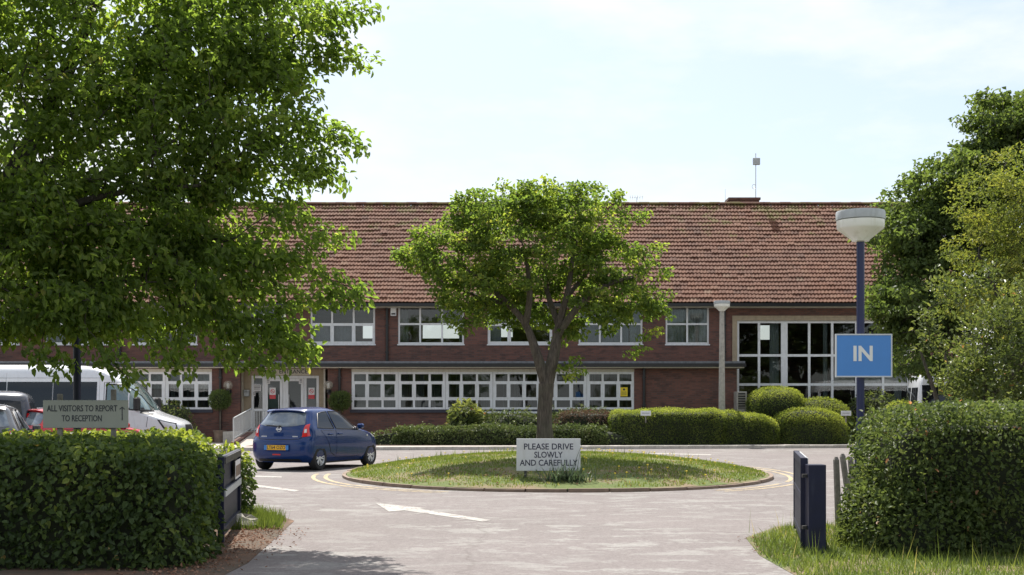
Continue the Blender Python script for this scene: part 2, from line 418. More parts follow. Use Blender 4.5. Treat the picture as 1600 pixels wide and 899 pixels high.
leaf_mat('leaf_low', [(0,(.05,.08,.02)),(.6,(.10,.14,.03)),(.9,(.15,.17,.06)),(1,(.22,.19,.10))], (2.0,2.0,1.4), .28, .45)
leaf_mat('leaf_red', [(0,(.07,.06,.025)),(.6,(.13,.075,.05)),(1,(.20,.11,.08))], (1.8,1.5,1.3), .25, .5)
leaf_mat('grass_blade', [(0,(.05,.08,.015)),(.5,(.095,.14,.022)),(.85,(.16,.20,.035)),(1,(.32,.25,.12))], (2.6,2.5,1.3), .38, .6)
leaf_mat('litter_leaf', [(0,(.12,.06,.035)),(.5,(.26,.12,.06)),(1,(.36,.20,.12))], (1.2,1,1), .15, .8)
leaf_mat('strap', [(0,(.05,.085,.045)),(1,(.11,.15,.08))], (1.8,1.9,1.4), .25, .4)
# ------------------------------------------------------------------ leaf and branch builders
def unit(a): return a / np.maximum(np.linalg.norm(a, axis=1, keepdims=True), 1e-6)
def leaf_arrays(P, D, Nn, size, wr=.6, big=True, droop=.25, fold=.22):
    n = len(P); D = unit(D); S_ = unit(np.cross(D, Nn)); U = np.cross(S_, D)
    size = np.broadcast_to(np.asarray(size, float), (n,)).reshape(n, 1)
    if big:   # base, left low, left high, tip, right high, right low: two quads folded along the midrib
        tm = [(0,0,0),(.3,.5,fold),(.7,.38,fold*.4),(1,0,-droop),(.7,-.38,fold*.4),(.3,-.5,fold)]
        fq = np.array([(0,1,2,3),(0,3,4,5)])
    else:
        tm = [(0,0,0),(.45,.5,fold),(1,0,-droop),(.45,-.5,fold)]
        fq = np.array([(0,1,2),(0,2,3)])
    k = len(tm)
    V = np.empty((n, k, 3))
    for i, (a, b, c) in enumerate(tm): V[:, i] = P + (D*a + S_*(b*wr) + U*c*wr) * size
    Fq = (np.arange(n)[:, None, None]*k + fq[None]).reshape(-1, fq.shape[1])
    return V.reshape(-1, 3), Fq, k
def leaf_mesh(name, P, D, Nn, size, mat, parent, tint, wr=.6, big=True, droop=.25, kind=None, fold=.22):
    V, Fq, k = leaf_arrays(P, D, Nn, size, wr, big, droop, fold)
    return np_mesh(name, V, Fq, mat, parent, np.repeat(tint, k), kind=kind)

class Lump:      # cheap smooth noise: a sum of sines
    def __init__(s, rng, n=7, f=(.6, 2.2)):
        s.k = rng.normal(size=(n, 3)); s.k /= np.linalg.norm(s.k, axis=1, keepdims=True); s.k *= rng.uniform(*f, size=(n, 1))*2*math.pi/2
        s.p = rng.uniform(0, 6.28, n)
    def __call__(s, P): return np.sin(P @ s.k.T + s.p).mean(axis=1) * 1.6

def skeleton(limbs, targets, rng, steps=3, sag=.06, tip=.006, expo=2.3, pull=.15):
    """limbs: [(points, radii)]; every target is joined to the nearest wood already there. Returns edges for one mesh."""
    nodes, par, rad0, dist = [], [], [], []
    for pts, rr in limbs:
        pts = [Vector(p) for p in pts]; prev = None
        if nodes:
            j = min(range(len(nodes)), key=lambda q: (nodes[q]-pts[0]).length); prev = j
        for i in range(len(pts)-1):
            L = (pts[i+1]-pts[i]).length; m = max(1, int(L/.22))
            for q in range(m + (i == len(pts)-2)):
                p = pts[i].lerp(pts[i+1], q/m); r = rr[i]+(rr[i+1]-rr[i])*q/m
                nodes.append(p); par.append(-1 if prev is None else prev); rad0.append(r)
                dist.append(0 if prev is None else dist[prev]+(p-nodes[prev]).length); prev = len(nodes)-1
    A = np.array([tuple(p) for p in nodes]); Dd = np.array(dist)
    T = np.asarray(targets)
    d0 = np.array([np.min(np.linalg.norm(A - t, axis=1)) for t in T])
    cap = len(nodes) + len(T)*(steps+1)
    B = np.empty((cap, 3)); B[:len(A)] = A; DD = np.empty(cap); DD[:len(A)] = Dd; n = len(A)
    for i in np.argsort(d0):
        t = T[i]
        dd = np.linalg.norm(B[:n]-t, axis=1) + pull*DD[:n]
        j = int(np.argmin(dd)); a = B[j].copy(); L = np.linalg.norm(t-a); prev = j
        for q in range(1, steps+1):
            f = q/steps
            p = a + (t-a)*f + rng.normal(0, .06*L*(1-f)+.004, 3); p[2] += sag*L*math.sin(math.pi*f)
            B[n] = p; DD[n] = DD[prev]+L/steps; nodes.append(Vector(p)); par.append(prev); rad0.append(0); prev = n; n += 1
    acc = np.zeros(n); kids = np.zeros(n, int)
    for i in range(n-1, -1, -1):
        if kids[i] == 0: acc[i] = max(acc[i], tip**expo)
        if par[i] >= 0: acc[par[i]] += acc[i]; kids[par[i]] += 1
    R = acc**(1/expo); R = np.array([max(min(r, .09), r0) if r0 else r for r, r0 in zip(R, rad0)])
    return nodes, par, R
def wood(name, limbs, sk, mat, parent, n_limb=12, sides=5, gnarl=None):
    nodes, par, R = sk
    mb = MB()
    for pts, rr in limbs:
        # smooth the limb path
        P = [Vector(p) for p in pts]; path, rad = [], []
        for i in range(len(P)-1):
            p0, p1, p2, p3 = P[max(i-1,0)], P[i], P[i+1], P[min(i+2,len(P)-1)]
            for q in range(5):
                t = q/5; path.append(.5*((2*p1)+(p2-p0)*t+(2*p0-5*p1+4*p2-p3)*t*t+(3*p1-p0-3*p2+p3)*t**3)); rad.append(rr[i]+(rr[i+1]-rr[i])*t)
        path.append(P[-1]); rad.append(rr[-1])
        b0 = len(mb.v); mb.tube(path, rad, n_limb)
        if gnarl:
            for vi in range(b0, len(mb.v)):
                k = (vi-b0) % n_limb; i = min((vi-b0)//n_limb, len(path)-1)
                c = path[i]; w = 1 + gnarl*(math.sin(k*2.1+i*.35)+.6*math.sin(k*4.3-i*.2))
                v = Vector(mb.v[vi]); mb.v[vi] = tuple(c+(v-c)*w)
    nl = sum(1 for r in range(len(nodes)) if True)
    for i in range(len(nodes)):
        j = par[i]
        if j < 0: continue
        if R[i] > .0 and not (limb_flag(i, limbs, nodes)):
            mb.tube([nodes[j], nodes[i]], [min(R[j], R[i]*1.5), R[i]], sides, cap=False)
    return mb.build(name, mat, parent, smooth=True)
_lim = {}
def limb_flag(i, limbs, nodes):
    k = id(nodes)
    if k not in _lim:
        n = 0
        for pts, rr in limbs:
            pts = [Vector(p) for p in pts]
            for a in range(len(pts)-1):
                n += max(1, int((pts[a+1]-pts[a]).length/.22)) + (a == len(pts)-2)
        _lim.clear(); _lim[k] = n
    return i < _lim[k]

def in_blobs(rng, blobs, n, shell=.35):
    """points in a union of ellipsoids (cx,cy,cz,rx,ry,rz), denser towards the skin."""
    vol = np.array([b[3]*b[4]*b[5] for b in blobs])**.75; out = []
    for b, k in zip(blobs, np.round(vol/vol.sum()*n).astype(int)):
        d = unit(rng.normal(size=(k, 3))); r = (shell + (1-shell)*rng.random(k))**.6
        out.append(np.array(b[:3]) + d*r[:, None]*np.array(b[3:]))
    return np.vstack(out)
def lobes(blobs, k, f, seed):
    r = np.random.default_rng(seed); out = []
    for b in blobs:
        d = unit(r.normal(size=(k, 3)))*r.uniform(.55, .95, (k, 1))
        for q in d: s_ = f*r.uniform(.7, 1.3); out.append((b[0]+q[0]*b[3], b[1]+q[1]*b[4], b[2]+q[2]*b[5], b[3]*s_, b[4]*s_, b[5]*s_*.9))
    return out
def clusters_to_leaves(rng, T, per, spread, size, center, droop=.5, flat=.55):
    n = len(T)*per
    g3 = rng.normal(size=(n, 3)); g3 *= np.minimum(1, 1.7/np.linalg.norm(g3, axis=1, keepdims=True))
    P = np.repeat(T, per, axis=0) + g3*np.array([spread, spread, spread*flat])
    out = unit(P-np.array(center)); D = unit(out*.55 + rng.normal(size=(n, 3))*.75 + np.array([0, 0, -droop]))
    Nn = unit(rng.normal(size=(n, 3))*.65 + np.array([0, 0, 1.0]) + out*.3)
    return P, D, Nn, size*rng.uniform(.65, 1.25, n)
def cluster_tint(rng, T, per, P, lo, hi, bias=0.25, noise_=.16):
    """young, paler leaves sit at the outer ends of the shoots: own pigment of the leaf."""
    base = np.repeat(rng.random(len(T))**1.3, per)
    return np.clip(.15 + .55*base + rng.normal(0, noise_, len(P)), 0, 1)

def box_hedge_points(rng, n, c, h, e=4.0, rz=0.0, lump=.06, lf=(.5, 1.8), inset=0.0, zmin=0.02, shear=0.0):
    """points and normals on a superellipsoid hedge (c centre, h half sizes, e squareness)."""
    d = unit(rng.normal(size=(n*2, 3)))
    # cube-map sampling keeps the flats evenly covered
    q = rng.uniform(-1, 1, size=(n*2, 3)); ax = rng.choice(3, n*2, p=np.array([h[1]*h[2], h[0]*h[2], h[0]*h[1]])/(h[1]*h[2]+h[0]*h[2]+h[0]*h[1]))
    q[np.arange(n*2), ax] = np.sign(rng.uniform(-1, 1, n*2))
    r = (np.abs(q)**e).sum(axis=1)**(-1/e); s = q*r[:, None]
    nn = np.sign(s)*np.abs(s)**(e-1)/np.array(h); nn = unit(nn)
    P = s*np.array(h)
    L = Lump(np.random.default_rng(int(abs(c[0]*71+c[1]*13))+3), 8, lf)
    P = P + nn*(lump*L(P)-inset)[:, None]
    cr, sr = math.cos(rz), math.sin(rz); R = np.array([[cr, sr, 0], [-sr, cr, 0], [0, 0, 1]])
    P[:, 0] += shear*P[:, 1]
    P = P @ R + np.array(c); nn = nn @ R
    k = P[:, 2] > zmin
    return P[k][:n], nn[k][:n]
def hedge_core(c, h, e=4.0, rz=0.0, lump=.06, lf=(.5, 1.8), inset=.08, shear=0.0, nu=14):
    """closed inner mass of a hedge, a subdivided cube pushed to the same superellipsoid."""
    vs, fs = [], []
    idx = {}
    def vid(q):
        key = tuple(np.round(q, 5))
        if key not in idx: idx[key] = len(vs); vs.append(q)
        return idx[key]
    g = np.linspace(-1, 1, nu+1)
    for ax in range(3):
        for sg in (-1, 1):
            for i in range(nu):
                for j in range(nu):
                    quad = []
                    for (a, b) in ((g[i], g[j]), (g[i+1], g[j]), (g[i+1], g[j+1]), (g[i], g[j+1])):
                        q = [0, 0, 0]; q[ax] = sg; q[(ax+1) % 3] = a; q[(ax+2) % 3] = b; quad.append(vid(tuple(q)))
                    fs.append(quad if sg > 0 else quad[::-1])
    q = np.array(vs, float); r = (np.abs(q)**e).sum(axis=1)**(-1/e); s = q*r[:, None]
    nn = unit(np.sign(s)*np.abs(s)**(e-1)/np.array(h)); P = s*np.array(h)
    L = Lump(np.random.default_rng(int(abs(c[0]*71+c[1]*13))+3), 8, lf)
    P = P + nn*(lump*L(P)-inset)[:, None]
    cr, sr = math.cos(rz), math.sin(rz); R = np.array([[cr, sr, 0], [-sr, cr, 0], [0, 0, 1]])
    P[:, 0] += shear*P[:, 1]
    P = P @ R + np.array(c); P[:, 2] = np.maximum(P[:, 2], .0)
    return P, np.array(fs)
def hedge(name, label, cat, boxes, n, leaf, mat, seed, wr=.6, big=False, out=.06, jit=.6, tilt=.55, group=None, droop=.2, core=True, lit_new_top=None, shoots=0, slen=.25):
    """boxes: list of dict(c, h, e, rz, lump, lf, w)."""
    rng = np.random.default_rng(seed)
    cx, cy = boxes[0]['c'][:2]
    t = thing(name, label, cat, (cx, cy, 0), group=group)
    area = np.array([b['h'][0]*b['h'][2]+b['h'][1]*b['h'][2]+b['h'][0]*b['h'][1] for b in boxes]); cnt = (area/area.sum()*n).astype(int)
    Ps, Ns = [], []; cv, cf, off = [], [], 0
    for b, k in zip(boxes, cnt):
        kw = {q: b[q] for q in ('e', 'rz', 'lump', 'lf', 'shear') if q in b}
        p, q = box_hedge_points(rng, k, b['c'], b['h'], **kw); Ps.append(p); Ns.append(q)
        v, f = hedge_core(b['c'], b['h'], inset=b.get('inset', .09), **kw); cv.append(v); cf.append(f+off); off += len(v)
    P = np.vstack(Ps); Q = np.vstack(Ns); n = len(P)
    dep = rng.random(n)**1.6
    P = P + Q*(out*(.6-1.9*dep))[:, None] + rng.normal(0, leaf*.25, (n, 3))
    D = unit(Q*.45 + rng.normal(size=(n, 3))*jit + np.array([0, 0, -droop]))
    Nn = unit(Q*tilt + rng.normal(size=(n, 3))*.5 + np.array([0, 0, .45]))
    L2 = Lump(rng, 9, (.8, 3.5)); tint = np.clip(.42 + .28*L2(P) + rng.normal(0, .17, n), 0, .98)
    if lit_new_top is not None: tint = np.where(lit_new_top(P), np.clip(tint+.42*np.clip((Q[:, 2]-.12)/.4, 0, 1), 0, .92 if mat != 'leaf_ivy' else .97), tint)      # this year's shoots, plus sunlight on the top painted into upward-facing leaf tint
    tint[rng.random(n) < .006] = 1
    if shoots:      # stray young shoots standing out of the clipped surface, each a stem with its own leaves
        up = np.where(Q[:, 2] > .25)[0]; side = np.where(Q[:, 2] <= .25)[0]
        pick = np.concatenate([rng.choice(up, int(shoots*.75)), rng.choice(side, shoots-int(shoots*.75))])
        st = MB(); aP, aD, aN, aT = [], [], [], []
        for i in pick:
            d_ = Q[i]*.55 + rng.normal(0, .25, 3) + np.array([0, 0, .75]); d_ /= np.linalg.norm(d_); L_ = slen*rng.uniform(.35, 1.2); p0 = P[i]-Q[i]*.05
            b_ = rng.normal(0, .12, 3); pts = [p0 + d_*L_*f + b_*L_*f*f for f in (0, .35, .7, 1)]
            st.tube(pts, [.0045, .004, .003, .0015], 4, cap=False)
            for q in range(max(4, int(L_/.028))):
                f = rng.uniform(.15, 1); a_ = rng.uniform(0, 6.283); c_ = p0 + d_*L_*f + b_*L_*f*f
                aP.append(c_); aD.append(d_*.5 + np.array([math.cos(a_), math.sin(a_), .1])); aN.append(d_ + rng.normal(0, .3, 3)); aT.append(rng.uniform(.55, .93))
        st.build('shoot', M['bark'], t)['kind'] = 'stuff'
        P = np.vstack([P, aP]); D = np.vstack([D, unit(np.array(aD))]); Nn = np.vstack([Nn, unit(np.array(aN))]); tint = np.concatenate([tint, aT]); n = len(P)
    ok = P[:, 2] > .01
    leaf_mesh('foliage', P[ok], D[ok], Nn[ok], leaf*rng.uniform(.6, 1.3, n)[ok], M[mat], t, tint[ok], wr=wr, big=big, kind='stuff')
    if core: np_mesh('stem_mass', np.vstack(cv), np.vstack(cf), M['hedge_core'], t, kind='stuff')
    return t
def blades(name, P, hgt, mat, parent, rng, w=.007, lean=.5, tint=None, kind='stuff'):
    n = len(P); a = rng.uniform(0, 6.28, n); h = hgt*rng.uniform(.5, 1.3, n)
    s = np.stack([np.cos(a), np.sin(a), 0*a], 1); ld = rng.normal(size=(n, 3)); ld[:, 2] = 0; ld = unit(ld)*(lean*h*rng.random(n))[:, None]
    V = np.empty((n, 3, 3)); V[:, 0] = P-s*w; V[:, 1] = P+s*w; V[:, 2] = P+ld+np.stack([0*a, 0*a, h], 1)
    if tint is None: tint = np.clip(.45+rng.normal(0, .2, n), 0, 1)
    return np_mesh(name, V.reshape(-1, 3), np.arange(n*3).reshape(-1, 3), mat, parent, np.repeat(tint, 3), kind=kind)

# ------------------------------------------------------------------ the ground
g = MB(); g.add([(-900,-300,-.012),(900,-300,-.012),(900,1500,-.012),(-900,1500,-.012)], [(0,1,2,3)])
tag(g.build('ground', M['field']), kind='structure')
drive_poly = [(-60,-8),(60,-8),(60,4.5),(9,5),(3.6,7.5),(2.62,10.5),(2.58,12.6),(2.75,14.2),(3.4,15.6),(6,16.6),(30,17.5),(30,50),(-34,50),(-34,19),(-6,18.6),(-3.6,17.9),(-2.95,16.4),(-2.72,14.5),(-2.62,12),(-2.7,9.5),(-3.6,7.5),(-9,5),(-60,4.5)]
d = MB(); d.prism(drive_poly, -.008, .004); drive = tag(d.build('driveway', M['asphalt']), kind='structure')

# island ----------------------------------------------------------------------
IX, IY, IA, IB = .98, 28.5, 4.72, 6.5
def isl(th, k=0.0):
    # slightly pointed oval, wider at the road end of each side
    c, s_ = math.cos(th), math.sin(th); e = 2.15
    r = (abs(c)**e + abs(s_)**e)**(-1/e)
    return (IX + (IA+k)*r*c, IY + (IB+k)*r*s_)
mnd = []; fs = []; NR, NT = 12, 96
for i in range(NR+1):
    f = 1 - i/NR
    for j in range(NT):
        th = 2*math.pi*j/NT; x, y = isl(th, -.06)
        X_, Y_ = IX+(x-IX)*f, IY+(y-IY)*f
        z = .06 + .38*(1-f**2.2) + .02*math.sin(X_*2.1)*math.sin(Y_*1.7)*(1-f)
        mnd.append((X_, Y_, z))
for i in range(NR):
    for j in range(NT):
        j2 = (j+1) % NT; fs.append((i*NT+j, i*NT+j2, (i+1)*NT+j2, (i+1)*NT+j))
def mound_z(x, y):
    dx, dy = (x-IX)/(IA-.06), (y-IY)/(IB-.06); e = 2.15
    f = (np.abs(dx)**e+np.abs(dy)**e)**(1/e)
    return .06+.38*(1-np.minimum(f, 1)**2.2), f
mb = MB(); mb.add(mnd, fs); island = tag(mb.build('traffic_island', M['turf'], smooth=True), kind='structure')
nE = 40
for k in range(nE):
    a0, a1 = 2*math.pi*(k+.02)/nE, 2*math.pi*(k+.98)/nE
    mb = MB(); pin = [isl(a0+(a1-a0)*q/3, -.05) for q in range(4)]; pout = [isl(a0+(a1-a0)*q/3, .03) for q in range(4)]
    mb.prism(pout + pin[::-1], -.005, .062+.010*math.sin(k*5.3)); mb.build('edging_stone', M['edging'], island)
rng = np.random.default_rng(5)
n = 60000
gx = rng.uniform(-1, 1, n); gy = rng.uniform(-1, 1, n)
P = np.stack([IX+gx*IA, IY+gy*IB, 0*gx], 1); zz, ff = mound_z(P[:, 0], P[:, 1]); P[:, 2] = zz-.01
Lb = Lump(rng, 9, (.5, 1.6))
front = np.clip((-(P[:, 1]-IY)/IB-.55)*2.6, 0, 1)
bare = Lb(P*np.array([1,1,0])) + .75*front
keep = (ff < .985) & (bare < .62+rng.normal(0, .3, n))
P = P[keep]; bare = bare[keep]
tint = np.clip(.48+.16*bare+rng.normal(0, .17, len(P)), 0, 1)
blades('grass', P, .055, M['grass_blade'], island, rng, w=.011, tint=np.clip(tint+.08, 0, 1))
n = 420; Pt = np.stack([IX+rng.normal(-.5, 2.4, n), IY+2.6+rng.normal(0, 1.4, n), np.zeros(n)], 1); zz, ff = mound_z(Pt[:, 0], Pt[:, 1]); Pt[:, 2] = zz-.01; Pt = Pt[ff < .9]
blades('long_grass', Pt, .17, M['grass_blade'], island, rng, w=.010, lean=.7)
# dandelion heads
fl = MB()
for k in range(150):
    x, y = IX+rng.uniform(-.9, .97)*IA, IY+rng.uniform(-.85, .5)*IB
    z, f = mound_z(x, y)
    if f > .93 or (x < 1 and rng.random() < .55): continue
    fl.lathe([(.001, z+.085), (.022, z+.09), (.018, z+.102), (.001, z+.106)], (x, y, 0), 6)
    fl.tube([(x, y, z), (x, y, z+.088)], .003, 3)
fl.build('dandelion', M['flower_yellow'], island)['kind'] = 'stuff'
lt = rng.uniform(size=(260, 3)); Pl = np.stack([IX+(lt[:,0]*2-1)*4.2, IY-IB*.62-lt[:,1]*2.0, 0*lt[:,0]], 1); zz, ff = mound_z(Pl[:, 0], Pl[:, 1]); Pl[:, 2] = zz+.012; Pl = Pl[ff < .97]
leaf_mesh('litter', Pl, rng.normal(size=(len(Pl), 3))*[1,1,.2], np.tile([0,0,1.], (len(Pl),1))+rng.normal(0,.25,(len(Pl),3)), .07, M['litter_leaf'], island, rng.random(len(Pl)), big=False, kind='stuff')

# painted lines -----------------------------------------------------------------
def flat(name, polys, mat, z=.008):
    mb = MB()
    for p in polys: mb.add([(x, y, z) for x, y in p], [tuple(range(len(p)))])
    o = mb.build(name, M[mat], drive)
    for pl in o.data.polygons:
        if pl.normal.z < 0: pl.flip()
    return o
flat('arrow_marking', [[G(587,787),G(608,800.5),G(667,795)], [G(632,798.6),G(754,816),G(767,813.8),G(655,796)]], 'line_white')
flat('lane_line', [[G(376,755),G(376,758.2),G(460,769),G(468,767)]], 'line_white')
flat('lane_line', [[G(385,743.5),G(385,745.5),G(440,747),G(440,745.2)]], 'line_white')
flat('lane_line', [[G(1010,708.2),G(1015,709.6),G(1110,712),G(1112,710.6)]], 'line_white')
def ring(a0, a1, k0, k1, name):
    n = 22; ps = []
    for q in range(n):
        t0, t1 = a0+(a1-a0)*q/n, a0+(a1-a0)*(q+1)/n
        ps.append([isl(t0, k0), isl(t1, k0), isl(t1, k1), isl(t0, k1)])
    flat(name, ps, 'line_yellow')
for (a0, a1) in ((183, 246), (301, 325), (331, 385)):
    ring(math.radians(a0), math.radians(a1), .34, .43, 'yellow_line'); ring(math.radians(a0), math.radians(a1), .60, .69, 'yellow_line')

# far pavement: kerb line runs slightly away to the right ---------------------------
def kl(x): return 43.6 + (x+4.8)*.14          # kerb face distance at x
pv = MB(); pv.prism([(-30,kl(-30)+.13),(26,kl(26)+.13),(26,50.3),(-30,50.3)], -.006, .118)
pave = tag(pv.build('pavement', M['footway']), kind='structure')
kerb_mb = MB(); sl_ = math.atan(.14); kerb_mb.bbox(-.455, .455, 0, .125, -.01, .125, .012)
k0 = kerb_mb.build('kerb_stone', M['kerb'], pave)
first = True
for k in range(34):
    x = -14 + k*.915*math.cos(sl_)
    o = k0 if first else k0.copy()
    if not first: C.objects.link(o)
    first = False; o.location = (x, kl(x), .004*math.sin(k*3.1)); o.rotation_euler = (0, 0, sl_)
bed = MB(); bed.prism([(-9.5,kl(-9.5)+1.5),(16,kl(16)+1.1),(24,kl(24)+1.1),(24,51.4),(11,51.4),(9.1,50.02),(-3,50.02),(-9.5,50.02)], .0, .128)
tag(bed.build('planting_bed', M['soil']), kind='structure')

# verges by the gateway ----------------------------------------------------------
vr = MB(); vr.prism([(2.53,10.3),(8,8.3),(14,7.8),(14,16.9),(6,16.7),(3.33,15.68),(2.68,14.3),(2.50,12.6)], -.006, .009); 
verge_r = tag(vr.build('verge', M['turf']), kind='structure')
vl = MB(); vl.prism([(-2.60,10.2),(-2.54,12),(-2.72,14.5),(-2.87,16.45),(-3.56,18.0),(-6,18.75),(-12,18.6),(-12,9)], -.006, .009)
verge_l = tag(vl.build('verge', M['soil']), kind='structure')
rng = np.random.default_rng(8)
n = 20000; P = np.stack([2.5+5.0*rng.random(n)**1.4, rng.uniform(9.6, 16.3, n), np.full(n, .004)], 1)
edge = np.interp(P[:, 1], [9.6, 10.5, 12.6, 14.2, 15.5, 16.2], [3.0, 2.66, 2.64, 2.85, 3.5, 5.4])
P = P[(P[:, 0] > edge-.15+rng.exponential(.08, n))]
blades('grass', P, .095, M['grass_blade'], verge_r, rng, w=.006, lean=1.1, tint=np.clip(.42+.2*Lump(rng, 8, (.6,2))(P)+rng.normal(0,.17,len(P)), 0, 1))
n = 160; P = np.stack([rng.uniform(2.75, 5.2, n), rng.uniform(11.2, 15, n), np.full(n, .004)], 1)
blades('seeding_grass', P, .30, M['grass_blade'], verge_r, rng, w=.004, lean=.5, tint=np.clip(.7+rng.normal(0,.2,n),0,1))
n = 5200; P = np.stack([rng.uniform(-4.2, -2.7, n), rng.uniform(15.2, 17.8, n), np.full(n, .004)], 1)
P = P[(P[:, 0] < np.interp(P[:, 1], [15.2, 16.4, 17.8], [-2.85, -2.98, -3.6])+.05-rng.exponential(.08, n))]
blades('grass', P, .15, M['grass_blade'], verge_l, rng, w=.007, lean=.7, tint=np.clip(.36+rng.normal(0,.15,len(P)),0,1))
n = 1500; P = np.stack([rng.normal(-3.05, .26, n), rng.uniform(11, 15.4, n), .014+rng.random(n)*.02], 1)
leaf_mesh('leaf_litter', P, rng.normal(size=(n,3))*[1,1,.3], np.tile([0,0,1.],(n,1))+rng.normal(0,.35,(n,3)), .034*rng.uniform(.5,1.4,n), M['litter_leaf'], verge_l, rng.random(n), big=False, kind='stuff')
n = 180; P = np.stack([rng.normal(2.75, .12, n), rng.uniform(12, 14.3, n), .012+rng.random(n)*.02], 1)
leaf_mesh('leaf_litter', P, rng.normal(size=(n,3))*[1,1,.3], np.tile([0,0,1.],(n,1))+rng.normal(0,.35,(n,3)), .03*rng.uniform(.5,1.3,n), M['litter_leaf'], verge_r, rng.random(n)*.7, big=False, kind='stuff')

# ------------------------------------------------------------------ the school building
YU, YL = 51.5, 50.0            # upper wall face, projecting ground-floor wall face
XL, XR = -27.9, 18.6
bld = thing('brick_building', 'long two storey red brick building with a tiled pitched roof and white windows', 'building', (0, YU, 0))
def wall(name, a0, a1, z0, z1, Y, th, holes, mat, mats=None):
    xs = sorted({a0, a1, *[h[0] for h in holes], *[h[1] for h in holes]}); zs = sorted({z0, z1, *[h[2] for h in holes], *[h[3] for h in holes]})
    xs = [x for x in xs if a0 <= x <= a1]; zs = [z for z in zs if z0 <= z <= z1]
    solid = lambda i, j: 0 <= i < len(xs)-1 and 0 <= j < len(zs)-1 and not any(h[0]-1e-6 <= xs[i] and xs[i+1] <= h[1]+1e-6 and h[2]-1e-6 <= zs[j] and zs[j+1] <= h[3]+1e-6 for h in holes)
    mb = MB()
    for i in range(len(xs)-1):
        for j in range(len(zs)-1):
            if not solid(i, j): continue
            x0, x1, y0, y1 = xs[i], xs[i+1], zs[j], zs[j+1]
            v = [(x0,Y,y0),(x1,Y,y0),(x1,Y+th,y0),(x0,Y+th,y0),(x0,Y,y1),(x1,Y,y1),(x1,Y+th,y1),(x0,Y+th,y1)]
            f = [(0,1,5,4),(2,3,7,6)]
            if not solid(i-1, j): f.append((3,0,4,7))
            if not solid(i+1, j): f.append((1,2,6,5))
            if not solid(i, j-1): f.append((0,3,2,1))
            if not solid(i, j+1): f.append((4,5,6,7))
            mb.add(v, f)
    return mb.build(name, M[mat], bld)

pane_me = MB().box(-.5, .5, -.5, .5, -.5, .5)
pane_src = None
def pane(parent, x0, x1, z0, z1, y, mat='window_glass'):
    global pane_src
    if pane_src is None:
        me = bpy.data.meshes.new('pane'); me.from_pydata(pane_me.v, [], pane_me.f); me.materials.append(M[mat]); pane_src = me
    o = link(bpy.data.objects.new('pane', pane_src), parent); o3 = ORG.get(parent, Vector((0,0,0)))
    o.location = Vector(((x0+x1)/2, y, (z0+z1)/2))-o3; o.scale = (x1-x0, .008, z1-z0); return o
def window(xs, zs, Y, t=.05, mull=None, parent=None, name='window', depth=.07, skip=(), mat='white_frame', sash=()):
    """xs: outer edges and mullion centres; zs: same upwards. Frame members are real bars, each light its own pane."""
    parent = parent or bld
    mull = mull or {}
    f = MB(); n = len(xs); tv = [mull.get(i, t if 0 < i < n-1 else t) for i in range(n)]
    ed = []
    for i, x in enumerate(xs):
        a, b = (x, x+tv[i]) if i == 0 else ((x-tv[i], x) if i == n-1 else (x-tv[i]/2, x+tv[i]/2))
        ed.append((a, b)); f.box(a, b, Y, Y+depth, zs[0], zs[-1])
    zd = []
    for j, z in enumerate(zs):
        a, b = (z, z+t) if j == 0 else ((z-t, z) if j == len(zs)-1 else (z-t/2, z+t/2)); zd.append((a, b))
        for i in range(n-1): f.box(ed[i][1], ed[i+1][0], Y+.004, Y+depth-.004, a, b)
    cells = []
    for i in range(n-1):
        for j in range(len(zs)-1):
            x0, x1, z0, z1 = ed[i][1], ed[i+1][0], zd[j][1], zd[j+1][0]; cells.append((i, j, x0, x1, z0, z1))
            if (i, j) in sash:       # opening light with a bead of its own, proud of the frame
                w = .035
                f.box(x0, x0+w, Y-.012, Y+.03, z0, z1); f.box(x1-w, x1, Y-.012, Y+.03, z0, z1)
                f.box(x0+w, x1-w, Y-.010, Y+.028, z0, z0+w); f.box(x0+w, x1-w, Y-.010, Y+.028, z1-w, z1)
    o = f.build(name, M[mat], parent)
    for (i, j, x0, x1, z0, z1) in cells:
        if (i, j) not in skip: pane(o, x0, x1, z0, z1, Y+.036)
    return o, cells
def curtain(parent, x0, x1, z0, z1, Y, mat, name='curtain', amp=.03, wl_=.13):
    mb = MB(); n = max(8, int((x1-x0)/.025)); v = []
    for i in range(n+1):
        x = x0+(x1-x0)*i/n; y = Y+amp*math.sin(x/wl_*2*math.pi)+amp*.4*math.sin(x*23); v += [(x, y, z0), (x, y, z1)]
    mb.add(v, [(2*i, 2*i+2, 2*i+3, 2*i+1) for i in range(n)])
    return mb.build(name, M[mat], parent)
def slats(parent, x0, x1, z0, z1, Y, ang, mat='slat', miss=0.0, seed=1):
    r = random.Random(seed); mb = MB(); x = x0+.05
    while x < x1-.03:
        if r.random() >= miss:
            a = ang+r.uniform(-.12, .12); c, s_ = .045*math.cos(a), .045*math.sin(a)
            mb.add([(x-c, Y-s_, z0), (x+c, Y+s_, z0), (x+c, Y+s_, z1), (x-c, Y-s_, z1)], [(0,1,2,3)])
        x += .092
    if mb.v: mb.build('blind', M[mat], parent)['kind'] = 'stuff'

